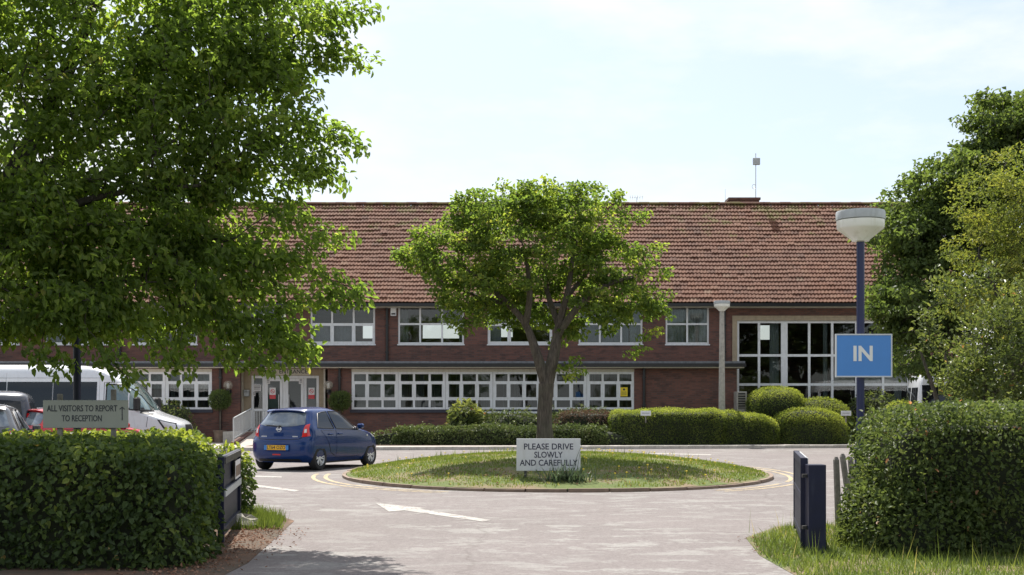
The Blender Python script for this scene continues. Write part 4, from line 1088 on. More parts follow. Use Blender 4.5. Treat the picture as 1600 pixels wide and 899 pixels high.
# ------------------------------------------------------------------ lamp posts
def street_lamp(px, Y, py_top, label, k, post_mat, r_post, base_z=0.0, head=True):
    x = PX(px, Y); zt = PZ(py_top, Y)
    t = thing('street_lamp', label, 'street lamp', (x, Y, base_z))
    w = k
    zb_h = zt-.69*w
    a = MB(); a.tube([(x, Y, base_z-.05), (x, Y, .95)], r_post*1.5, 14); a.tube([(x, Y, .95), (x, Y, 1.02)], [r_post*1.5, r_post], 14, cap=False); a.tube([(x, Y, 1.0), (x, Y, zb_h+.04)], [r_post, r_post*(.66 if post_mat == 'concrete' else 1)], 14); a.build('post', M[post_mat], t, smooth=True)
    if head:
        r0 = max(.19*w, r_post*.9)
        a = MB(); a.lathe([(r_post*.6, zb_h-.01), (r0, zb_h), (r0*1.05, zb_h+.03*w), (.40*w, zb_h+.19*w), (.505*w, zb_h+.27*w), (.525*w, zb_h+.30*w), (.53*w, zb_h+.46*w), (.50*w, zb_h+.465*w), (.0, zb_h+.47*w)], (x, Y, 0), 36); a.build('diffuser', M['lamp_glass'], t, smooth=True)
        a = MB(); a.lathe([(.51*w, zb_h+.472*w), (.54*w, zb_h+.478*w), (.545*w, zb_h+.63*w), (.53*w, zb_h+.67*w), (.30*w, zb_h+.688*w), (.0, zb_h+.69*w)], (x, Y, 0), 36); a.build('cap', M['lamp_cap'], t, smooth=True)
    return t, x, zt
YI = 16.3
ln, xI, zI = street_lamp(1344.5, YI, 329.5, 'navy lamp post with a round white lamp head beside the right hedge', .58, 'navy_post', .052)
t = thing('entry_sign', 'bright blue board reading IN fixed on the navy lamp post', 'sign', (xI, YI, 1.9))
x0, x1, z0, z1 = PX(1302.5, YI), PX(1391, YI), PZ(590, YI), PZ(522.5, YI)
a = MB(); a.box(x0+.018, x1-.018, YI-.088, YI-.075, z0+.018, z1-.018); a.build('board', M['sign_blue'], t)
a = MB()
a.box(x0, x1, YI-.094, YI-.060, z0, z0+.018); a.box(x0, x1, YI-.094, YI-.060, z1-.018, z1); a.box(x0, x0+.018, YI-.093, YI-.061, z0+.018, z1-.018); a.box(x1-.018, x1, YI-.093, YI-.061, z0+.018, z1-.018); a.build('frame', M['sign_white'], t)
lettering('IN', .27, (PX(1345.5, YI), YI-.0895, PZ(554.3, YI)), M['sign_letter'], t, bold=.008, width=PX(1361, YI)-PX(1331, YI))
for za_, zb2 in ((z0+.1, z0+.14), (z1-.14, z1-.10)): a = MB(); a.box(xI-.075, xI+.075, YI-.066, YI+.06, za_, zb2); a.build('clip', M['navy_post'], t)
street_lamp(1128, 48.3, 470, 'slim concrete lamp post with a small white lamp head in front of the brick wall', .58, 'concrete', .135, .1)
lo, xo, zo = street_lamp(120.5, 17.2, 330, 'dark navy lamp post half hidden under the left tree', .58, 'navy_paint', .052)

# ------------------------------------------------------------------ gates, posts, stakes
def gate(label, p, q, h, cap='grey_paint'):
    p, q = Vector((*p, 0)), Vector((*q, 0)); L = (q-p).length; rz = math.atan2(q.y-p.y, q.x-p.x)
    t = thing('field_gate', label, 'gate', (p.x, p.y, 0), rz, 'open gates at the entrance')
    for x in (0, L-.075):
        a = MB(); a.bbox(x, x+.075, -.035, .035, .04, h, .006); a.build('stile', M['navy_paint'], t, local=True)
    for z in (.10, .52, h-.09):
        a = MB(); a.bbox(.077, L-.077, -.030, .030, z, z+.085, .005); a.build('rail', M['navy_paint'], t, local=True)
    n = max(4, int((L-.15)/.125)); bw_ = (L-.155)/n
    a0 = None
    for k in range(n):
        if a0 is None: a = MB(); a.box(0, bw_-.008, -.010, .012, 0, h-.20); a0 = a.build('board', M['navy_paint'], t, local=True); o = a0
        else: o = link(a0.copy(), t)
        o.location = (.078+k*bw_, .012, .13+.002*(k % 2))
    a = MB(); a.box(.08, L-.08, -.046, -.031, h-.085, h-.01); a.build('cap_rail', M[cap], t, local=True)
    a = MB(); a.box(.08, L-.08, -.046, -.031, .525, .60); a.build('cap_rail', M['grey_paint'], t, local=True)
    return t, L
tg, L = gate('navy boarded gate folded open along the left hedge end', (-3.15, 13.5), (-3.52, 16.05), .97, 'dark_metal')
a = MB(); a.box(L*.55, L*.86, -.052, -.048, .64, .86); nn_ = tag(a.build('gate_notice', M['paper'], None, local=True), 'faded orange and white notice fixed to the left gate', 'notice')
nn_.location = tg.location; nn_.rotation_euler = tg.rotation_euler
a = MB(); a.box(L*.57, L*.84, -.056, -.053, .67, .80); a.build('print', M['edging'], nn_, local=True)
gate('navy gate seen edge on folded open beside the blue gatepost', (3.03, 12.95), (3.44, 15.1), .98)
t = thing('gate_post', 'stout square navy gatepost standing in the grass at the right', 'post', (PX(1277, 12.8), 12.8, 0))
xg0, xg1 = PX(1264, 12.75), PX(1291, 12.75)
a = MB(); a.bbox(xg0, xg1, 12.75, 12.94, -.02, PZ(726.5, 12.75), .006); o = a.build('post', M['navy_paint'], t)
for z in (.25, .78): a = MB(); a.box(xg0-.05, xg0+.002, 12.81, 12.86, z, z+.035); a.build('hinge', M['black_plastic'], t)
for k, (p, q0, q1, dx, Y, lab) in enumerate(((1306.5, 714, 812, .03, 15.6, 'leftmost of the three weathered wooden stakes by the right hedge'), (1316.5, 709, 800, .12, 15.9, 'leaning middle stake of the three weathered stakes by the right hedge'), (1329, 714, 790, .06, 16.2, 'rightmost weathered stake half hidden by the right hedge leaves'))):
    x = PX(p, Y); t = thing('stake', lab, 'stake', (x+dx, Y, 0), group='weathered stakes by the right hedge')
    a = MB(); zt = PZ(q0, Y); a.tube([(x+dx, Y, -.02), (x+dx*.5, Y, zt*.5), (x, Y, zt-.04), (x, Y, zt)], [.042, .040, .038, .018], 7); a.build('pole', M['weathered_wood'], t)
for (p, q, Y, lab) in ((1009, 646, 46.10, 'small white label plate poking out of the long dark hedge'), (1322, 646, 46.75, 'small white plate on a stake right of the rounded clipped hedge')):
    x, z = PX(p, Y), PZ(q, Y); t = thing('label_plate', lab, 'sign', (x, Y, .12))
    a = MB(); a.bbox(x-.19, x+.19, Y-.012, Y+.012, z-.09, z+.09, .004); a.build('plate', M['sign_white'], t)
    a = MB(); a.box(x-.14, x+.14, Y-.0145, Y-.0125, z-.02, z+.02); a.build('print', M['lamp_cap'], t)
    a = MB(); a.box(x-.02, x+.02, Y+.013, Y+.05, max(.1, z-.35), z+.05); a.build('stake', M['weathered_wood'], t)

# ------------------------------------------------------------------ vehicles
class Body:
    """horizontal slices: rear(z), front(z), half width(z), corner radii."""
    def __init__(s, L, rear, front, half, Rr=.32, Rf=.55, p=2.3):
        s.L, s.r, s.f, s.w, s.Rr, s.Rf, s.p = L, rear, front, half, Rr, Rf, p
        s.z0, s.z1 = half[0][0], half[-1][0]
    @staticmethod
    def ip(tab, z):      # monotone smooth interpolation (PCHIP)
        x = [a for a, _ in tab]; y = [b for _, b in tab]; n = len(x)
        if z <= x[0]: return y[0]
        if z >= x[-1]: return y[-1]
        h = [x[i+1]-x[i] for i in range(n-1)]; d = [(y[i+1]-y[i])/h[i] for i in range(n-1)]; m = [0]*n
        m[0], m[-1] = d[0], d[-1]
        for i in range(1, n-1):
            if d[i-1]*d[i] > 0: w1, w2 = 2*h[i]+h[i-1], h[i]+2*h[i-1]; m[i] = (w1+w2)/(w1/d[i-1]+w2/d[i])
        i = max(j for j in range(n-1) if x[j] <= z); t = (z-x[i])/h[i]
        return (2*t**3-3*t*t+1)*y[i]+(t**3-2*t*t+t)*h[i]*m[i]+(-2*t**3+3*t*t)*y[i+1]+(t**3-t*t)*h[i]*m[i+1]
    def ends(s, z): return -s.L/2+s.ip(s.r, z), s.L/2-s.ip(s.f, z), s.ip(s.w, z)
    def half(s, x, z):
        a, b, w = s.ends(z); Rr, Rf = min(s.Rr, .45*(b-a)), min(s.Rf, .45*(b-a))
        g = lambda d, R: max(0, 1-(1-min(max(d/R, 0), 1))**s.p)**(1/s.p)
        return w*g(x-a, Rr)*g(b-x, Rf)
    def rear_x(s, y, z):
        a, b, w = s.ends(z); Rr = min(s.Rr, .45*(b-a)); t = min(abs(y)/w, .999)
        return a+Rr*(1-(1-t**s.p)**(1/s.p))
    def front_x(s, y, z):
        a, b, w = s.ends(z); Rf = min(s.Rf, .45*(b-a)); t = min(abs(y)/w, .999)
        return b-Rf*(1-(1-t**s.p)**(1/s.p))
    def mesh(s, nz=46, nx=40):
        mb = MB(); zs = [s.z0+(s.z1-s.z0)*(1-(1-i/nz)**1.35) for i in range(nz+1)]; rows = []
        for z in zs:
            a, b, w = s.ends(z); row = []
            xs = [a+(b-a)*.5*(1-math.cos(math.pi*(q/nx)**1.0)) for q in range(nx+1)]
            for x in xs: row.append((x, s.half(x, z), z))
            for x in xs[-2:0:-1]: row.append((x, -s.half(x, z), z))
            rows.append(row)
        k = len(rows[0]); mb.v = [p for r in rows for p in r]
        for i in range(len(rows)-1):
            for j in range(k): mb.f.append((i*k+j, (i+1)*k+j, (i+1)*k+(j+1)%k, i*k+(j+1)%k)); mb.m.append(0)
        mb.f.append(tuple(range(k))); mb.m.append(0); e = (len(rows)-1)*k; mb.f.append(tuple(e+j for j in range(k-1, -1, -1))); mb.m.append(0)
        return mb
def plerp(c, t):      # polyline by parameter 0..1
    n = len(c)-1; f = min(max(t, 0), 1)*n; i = min(int(f), n-1); f -= i
    return tuple(c[i][q]+(c[i+1][q]-c[i][q])*f for q in range(2))
def patch(name, body, mat, parent, where, bot, top, off, nu=14, nv=8, side=1):
    """a panel lying on the body: lower and upper edge curves in (x,z) for a side, (y,z) for rear or front."""
    mb = MB()
    for j in range(nv+1):
        for i in range(nu+1):
            b, t_ = plerp(bot, i/nu), plerp(top, i/nu); a_ = b[0]+(t_[0]-b[0])*j/nv; z = b[1]+(t_[1]-b[1])*j/nv
            if where == 'side': mb.v.append((a_, side*(body.half(a_, z)+off), z))
            elif where == 'rear': mb.v.append((body.rear_x(a_, z)-off, a_, z))
            else: mb.v.append((body.front_x(a_, z)+off, a_, z))
    w = nu+1
    for j in range(nv):
        for i in range(nu):
            q = (j*w+i, j*w+i+1, (j+1)*w+i+1, (j+1)*w+i)
            flip = (where == 'side' and side > 0) or where == 'rear'
            mb.f.append(q[::-1] if flip else q); mb.m.append(0)
    o = mb.build(name, mat, parent, smooth=True, local=True); return o
def pipe_loop(name, body, mat, parent, bot, top, side, r, off):      # rubber surround of a side window
    P = [plerp(bot, i/12) for i in range(13)]+[plerp(top, 1-i/12) for i in range(13)]
    mb = MB(); pts = [(x, side*(body.half(x, z)+off), z) for x, z in P]; mb.tube(pts+[pts[0]], r, 5, cap=False)
    return mb.build(name, mat, parent, smooth=True, local=True)
def cut_arches(o, axles, R, half, depth=.24):
    cut = MB()
    for x in axles:
        for sd_ in (-1, 1):
            y0, y1 = sorted((sd_*(half+.3), sd_*(half-depth))); n = 28; c = []
            for y in (y0, y1): c += [(x+R*math.cos(q/n*6.28318), y, .31*R/.34+R*math.sin(q/n*6.28318)) for q in range(n)]
            cut.add(c, [tuple(range(n)), tuple(range(2*n-1, n-1, -1))]+[(q, n+q, n+(q+1)%n, (q+1)%n) for q in range(n)])
    me = bpy.data.meshes.new('cut'); me.from_pydata(cut.v, [], cut.f); me.update(); co = bpy.data.objects.new('cut', me); C.objects.link(co)
    md = o.modifiers.new('b', 'BOOLEAN'); md.object = co; md.operation = 'DIFFERENCE'; md.solver = 'EXACT'
    bpy.context.view_layer.update(); dg = bpy.context.evaluated_depsgraph_get()
    me2 = bpy.data.meshes.new_from_object(o.evaluated_get(dg)); o.modifiers.clear(); old = o.data; o.data = me2; me2.name = old.name
    bpy.data.objects.remove(co)
    me2.polygons.foreach_set('use_smooth', [True]*len(me2.polygons)); me2.set_sharp_from_angle(angle=math.radians(35))
wheel_cache = {}
def wheels(t, axles, track, R, wd=.19, spokes=6):
    for x in axles:
        for sd_ in (-1, 1):
            y = sd_*track; key = (round(R, 3), sd_, spokes)
            if key in wheel_cache:
                ty = link(wheel_cache[key][0].copy(), t); ty.location = (x, y, R); rm_ = link(wheel_cache[key][1].copy(), ty); rm_.location = (0,0,0); continue
            a = MB(); h = wd/2; prof_ = [(R*.62,-h),(R*.90,-h),(R*.98,-h*.75),(R,-h*.4),(R,h*.4),(R*.98,h*.75),(R*.90,h),(R*.66,h),(R*.62,h*.7)]
            a.lathe(prof_, (0,0,0), 30, axis='y'); a.lathe([(0,-h*.9*sd_*-1*-1),(R*.62,-h*.9*sd_*-1*-1)], (0,0,0), 30, axis='y')
            ty = a.build('wheel', M['tyre'], t, smooth=True, local=True); ty.location = (x, y, R)
            a = MB(); ho = sd_*h
            a.lathe([(R*.67, ho*.95), (R*.70, ho*.98), (R*.66, ho*.80), (R*.60, ho*.45)], (0,0,0), 30, axis='y')
            a.lathe([(0, ho*.78), (R*.13, ho*.78), (R*.15, ho*.55)], (0,0,0), 16, axis='y')
            for q in range(spokes):
                w0 = q/spokes*6.2832
                for dw in (-.16, .16):
                    c, s_ = math.cos(w0+dw*.6), math.sin(w0+dw*.6); c2, s2 = math.cos(w0+dw*1.15), math.sin(w0+dw*1.15)
                    p0 = Vector((c*R*.12, ho*.70, s_*R*.12)); p1 = Vector((c2*R*.66, ho*.84, s2*R*.66)); sdv = Vector((-s_, 0, c))*R*.048; dp = Vector((0, -sd_*.02, 0))
                    a.add([p0-sdv, p0+sdv, p1+sdv, p1-sdv, p0-sdv+dp, p0+sdv+dp, p1+sdv+dp, p1-sdv+dp], [(0,1,2,3),(4,7,6,5),(0,4,5,1),(1,5,6,2),(2,6,7,3),(3,7,4,0)])
            rm_ = a.build('rim', M['rim'], ty, local=True)
            wheel_cache[key] = (ty, rm_)
def plate(t, body, z, txt, w=.52, h=.115, full=True):
    x = body.rear_x(0, z)-.012
    a = MB(); a.box(x-.006, x, -w/2, w/2, z-h/2, z+h/2); p = a.build('number_plate', M['plate_yellow'], t, local=True)
    if full:
        cu = lettering(txt, h*.98, (x-.0075, 0, z), M['dark_letter'], p, rot=(math.pi/2, 0, -math.pi/2), bold=.0012, xs=.98)
        cu.location = (x-.0075, 0, z)
    return p
def hatch_body(L=3.78, k=1.0, hw=.832):
    rear = [(.20,.12),(.32,.03),(.45,.0),(.62,.005),(.74,.03),(.79,.085),(.95,.105),(1.06,.135),(1.20,.235),(1.34,.345),(1.415,.39),(1.44,.42),(1.47,.62),(1.495,.95),(1.51,1.35),(1.516,1.6)]
    front = [(.20,.16),(.32,.03),(.48,.0),(.62,.02),(.74,.10),(.84,.28),(.92,.56),(.985,.90),(1.02,1.02),(1.15,1.20),(1.30,1.44),(1.40,1.64),(1.46,1.86),(1.49,2.02),(1.51,2.16),(1.516,2.18)]
    half = [(.20,.74),(.30,.80),(.45,hw-.005),(.62,hw),(.85,hw-.01),(.96,hw-.035),(1.06,hw-.085),(1.20,hw-.155),(1.34,hw-.215),(1.42,hw-.265),(1.46,hw-.33),(1.49,hw-.43),(1.508,hw-.56),(1.516,hw-.76)]
    return Body(L, [(z*k, v) for z, v in rear], [(z*k, v) for z, v in front], [(z*k, v) for z, v in half], .30, .62, 2.35)
def hatchback(name, label, loc, rz, paint, k=1.0, L=3.78, detail=True, txt='', group=None, lamp_low=False):
    t = thing(name, label, 'car', loc, rz, group); B = hatch_body(L, k); P_ = M[paint]; G_ = M['car_glass']
    b = B.mesh().build('body', P_, t, smooth=True, local=True)
    ax = (-L/2+.62*L/3.78, -L/2+3.07*L/3.78); cut_arches(b, ax, .345, .832)
    wheels(t, ax, .735, .305)
    s = L/3.78; h = L/2
    a = MB()
    for x in ax: a.box(x-.34, x+.34, -.55, .55, .25, .62)
    a.box(ax[0]+.3, ax[1]-.3, -.7, .7, .16, .22); a.build('underbody', M['black_plastic'], t, local=True)
    # side glass
    rb_ = [(-h+.58*s,1.015*k),(-h+1.0*s,1.0*k),(-h+1.30*s,.992*k)]; rt_ = [(-h+.82*s,1.355*k),(-h+1.0*s,1.385*k),(-h+1.24*s,1.405*k)]
    fb = [(-h+1.40*s,.99*k),(-h+2.0*s,.975*k),(-h+2.50*s,.968*k)]; ft = [(-h+1.33*s,1.408*k),(-h+1.72*s,1.405*k),(-h+2.12*s,1.30*k),(-h+2.52*s,1.03*k)]
    for sd_ in (1, -1):
        for (bo, to) in ((rb_, rt_), (fb, ft)):
            w = patch('side_window', B, G_, t, 'side', bo, to, .006, side=sd_); pipe_loop('window_seal', B, M['black_plastic'], w, bo, to, sd_, .011, .005)
        # doors: panel lines as narrow dark joints standing round each door
        for (x0, x1, xk) in ((-h+.98*s, -h+1.335*s, 0), (-h+1.365*s, -h+2.62*s, 1)):
            lo_ = .30 if xk else .60
            bo = [(x0+(0 if xk else 0), lo_), (x1, .30)] if xk else [(x0+.0, .70), (x0+.12, .42), (x1, .32)]
            to = [(x0-(0 if xk else .30*s), .955*k), (x1-.02, .935*k)]
            d_ = patch('door', B, P_, t, 'side', bo, to, .007, side=sd_)
            sm = MB(); ed_ = [plerp(bo, q/8) for q in range(9)]; rt2 = [plerp(to, 1-q/4) for q in range(5)]
            loop = ed_+rt2; pts = [(x, sd_*(B.half(x, z)+.001), z) for x, z in loop]; sm.tube(pts+[pts[0]], .008, 4, cap=False); sm.build('door_gap', M['black_plastic'], d_, local=True)
            hx = x0+.06 if xk else x0+.0
            hd = MB(); y = B.half(hx+.1, .86*k)+.012; hd.bbox(hx, hx+.19, min(sd_*y, sd_*(y+.026)), max(sd_*y, sd_*(y+.026)), .845*k, .88*k, .008); hd.build('handle', P_, d_, local=True)
        ml = MB(); xm_ = -h+2.42*s; ym = B.half(xm_, 1.0*k)
        pr = [(.0, -.0),(.07,.012),(.095,.06),(.085,.13),(.0,.16)]
        ml.bbox(xm_-.02, xm_+.13, min(sd_*(ym+.03), sd_*(ym+.19)), max(sd_*(ym+.03), sd_*(ym+.19)), .975*k, 1.10*k, .035); ml.bbox(xm_+.02, xm_+.07, min(sd_*(ym-.03), sd_*(ym+.06)), max(sd_*(ym-.03), sd_*(ym+.06)), .985*k, 1.01*k, .004)
        ml.build('wing_mirror', P_, t, local=True)
        # rear lamp wraps round the corner
        zl = ((.80, 1.085) if not lamp_low else (.80, 1.0))
        for_r = patch('tail_lamp', B, M['red_lamp'], t, 'rear', [(sd_*.60, zl[0]*k), (sd_*.775, (zl[0]+.03)*k)], [(sd_*.635, (zl[1]-.0)*k), (sd_*.700, (zl[1]+.03)*k)], .010, 8, 10)
        lm = patch('reversing_lamp', B, M['clear_lamp'], for_r, 'rear', [(sd_*.64, (zl[0]+.10)*k), (sd_*.70, (zl[0]+.105)*k)], [(sd_*.65, (zl[0]+.19)*k), (sd_*.69, (zl[0]+.195)*k)], .015, 4, 4)
        hl = patch('headlight', B, M['clear_lamp'], t, 'side', [(h-.62*s, .76), (h-.30*s, .72)], [(h-.80*s, .90*k), (h-.50*s, .86)], .006, side=sd_)
        rp = MB(); xr = -h+2.86*s; yr = B.half(xr, .80); rp.lathe([(0.001, sd_*(yr+.014)), (.028, sd_*(yr+.012)), (.03, sd_*(yr-.01))], (xr, 0, .80*k), 10, axis='y'); rp.build('side_repeater', M['clear_lamp'], t, local=True)
    rw_ = patch('rear_window', B, M['rear_glass'], t, 'rear', [(-.62,1.10*k),(-.35,1.055*k),(0,1.045*k),(.35,1.055*k),(.62,1.10*k)], [(-.52,1.365*k),(0,1.395*k),(.52,1.365*k)], .006, 18, 10)
    patch('windscreen', B, G_, t, 'front', [(-.62,1.05*k),(0,1.03*k),(.62,1.05*k)], [(-.50,1.40*k),(0,1.43*k),(.50,1.40*k)], .006, 18, 8)
    # roof spoiler
    sp = MB(); n = 14
    for i in range(n+1):
        y = -.53+1.06*i/n; e = .03*(abs(y)/.53)**2
        for (dx, z) in ((.46+e, 1.466), (.325+e*2.0, 1.440-.025*(abs(y)/.53)**3), (.33+e*2, 1.420-.025*(abs(y)/.53)**3), (.42+e, 1.41)): sp.v.append((-h+dx, y, (z-e*.4)*k))
    for i in range(n):
        for q in range(3): sp.f.append((i*4+q, i*4+q+1, (i+1)*4+q+1, (i+1)*4+q)); sp.m.append(0)
    sp.build('spoiler', P_, t, smooth=True, local=True)
    # tailgate joint, handle recess, emblem, badges, wiper, bumper insert
    sm = MB(); loop = [(-.60,.80),(-.55,.755),(0,.74),(.55,.755),(.60,.80)]; sm.tube([(B.rear_x(y, z*k)-.001, y, z*k) for y, z in [plerp(loop, q/16) for q in range(17)]], .008, 4); sm.build('tailgate_gap', M['black_plastic'], t, local=True)
    z = .87*k; x = B.rear_x(0, z); a = MB(); a.bbox(x-.006, x+.02, -.13, .13, z-.055, z+.03, .004); a.build('handle_recess', P_, t, local=True)
    if detail:
        z = .985*k; x = B.rear_x(0, z)-.004
        a = MB(); a.lathe([(.066, x), (.060, x-.016), (.050, x-.016), (.046, x)], (0, 0, z), 24, axis='x'); a.bbox(x-.018, x-.002, -.078, .078, z-.017, z+.017, .003); e_ = a.build('emblem', M['chrome'], t, local=True)
        for (y0, wd_) in ((.50, .17), (-.50, .13)):
            zz_ = .815*k; a = MB(); sgn = 1 if y0 > 0 else -1
            for q in range(5): yy = y0-sgn*(wd_*q/5); xx = B.rear_x(yy, zz_)-.003; a.box(xx-.004, xx, min(yy, yy-sgn*.022), max(yy, yy-sgn*.022), zz_-.014, zz_+.014)
            a.build('badge', M['chrome'], t, local=True)
        a = MB(); p0 = Vector((B.rear_x(-.02, 1.045*k)-.02, -.02, 1.05*k)); p1 = Vector((B.rear_x(.40, 1.085*k)-.03, .40, 1.085*k)); a.tube([p0, p1], [.016, .009], 6); a.lathe([(0, p0.x-.03), (.03, p0.x-.02), (.03, p0.x+.03)], (0, -.02, 1.05*k), 10, axis='x'); a.build('wiper', M['black_plastic'], t, local=True)
    z = .555; a = MB(); x = B.rear_x(0, z)-.003
    patch('plate_recess', B, P_, t, 'rear', [(-.34,.475),(.34,.475)], [(-.36,.635),(.36,.635)], .004, 8, 4)
    plate(t, B, .555, txt or 'LT64 OZO', full=detail)
    a = MB()
    if detail:
        xx = B.rear_x(0, .555)-.020
        for sgn in (-1, 1): a = MB(); a.box(xx, xx+.014, min(sgn*.262, sgn*.335), max(sgn*.262, sgn*.335), .50, .61); a.build('plate_surround', M['plate_blue'], t, local=True)
    patch('rear_reflector', B, M['red_lamp'], t, 'rear', [(-.11,.375),(.11,.375)], [(-.11,.405),(.11,.405)], .010, 4, 2)
    patch('lower_bumper', B, M['black_plastic'], t, 'rear', [(-.60,.22),(.60,.22)], [(-.56,.285),(.56,.285)], .004, 14, 4)
    return t
hatchback('blue_hatchback', 'metallic blue five door hatchback turning at the left of the grass island', (-4.83, 31.2, 0), math.atan2(.923, .386), 'paint_blue', txt='LT64 OZO')
hatchback('grey_hatchback', 'dark grey hatchback at the far left edge with its red tail lamp showing', (-10.75, 25.6, 0), math.radians(90+15), 'paint_grey', k=1.04, L=3.95, detail=False, lamp_low=True)
hatchback('red_hatchback', 'red hatchback parked behind the grey green visitor board', (-11.0, 32.4, 0), math.radians(90-42), 'paint_red', k=1.0, L=3.8, detail=False)

def mpv(name, label, loc, rz):
    L = 4.5
    B = Body(L, [(.2,.10),(.35,.02),(.6,0),(.9,.03),(1.1,.06),(1.5,.16),(1.75,.26),(1.84,.36),(1.89,.6),(1.92,1.0),(1.93,1.3)], [(.2,.15),(.4,0),(.7,.04),(.9,.2),(1.05,.65),(1.15,1.0),(1.5,1.45),(1.75,1.85),(1.86,2.1),(1.91,2.3),(1.93,2.5)],
             [(.2,.80),(.4,.88),(.7,.90),(1.0,.89),(1.3,.84),(1.6,.78),(1.78,.72),(1.86,.63),(1.90,.50),(1.925,.3),(1.93,.15)], .26, .6, 2.6)
    t = thing(name, label, 'car', loc, rz); P_ = M['paint_slate']
    b = B.mesh(40, 36).build('body', P_, t, smooth=True, local=True); ax = (-1.45, 1.4); cut_arches(b, ax, .36, .9); wheels(t, ax, .80, .33)
    patch('rear_window', B, M['car_glass'], t, 'rear', [(-.66,1.12),(0,1.08),(.66,1.12)], [(-.58,1.66),(0,1.70),(.58,1.66)], .006, 16, 8)
    patch('windscreen', B, M['car_glass'], t, 'front', [(-.66,1.18),(0,1.16),(.66,1.18)], [(-.55,1.76),(0,1.8),(.55,1.76)], .006, 16, 8)
    for sd_ in (1, -1):
        for x0, x1 in ((-1.85, -.85), (-.75, .15), (.25, 1.12)):
            patch('side_window', B, M['car_glass'], t, 'side', [(x0, 1.10), (x1, 1.08)], [(x0+(.12 if x0 < -1 else 0), 1.62), (x1-(.48 if x1 > 1 else 0), 1.62)], .006, side=sd_)
        patch('tail_lamp', B, M['red_lamp'], t, 'rear', [(sd_*.74, .85), (sd_*.85, .87)], [(sd_*.73, 1.35), (sd_*.80, 1.37)], .008, 6, 8)
        ml = MB(); ml.bbox(.95, 1.08, min(sd_*.88, sd_*1.07), max(sd_*.88, sd_*1.07), 1.05, 1.24, .03); ml.build('wing_mirror', M['black_plastic'], t, local=True)
    plate(t, B, .78, '', full=False)
mpv('dark_people_carrier', 'dark slate tall people carrier seen from behind at the far left edge', (-13.45, 33.0, 0), math.radians(90+17))

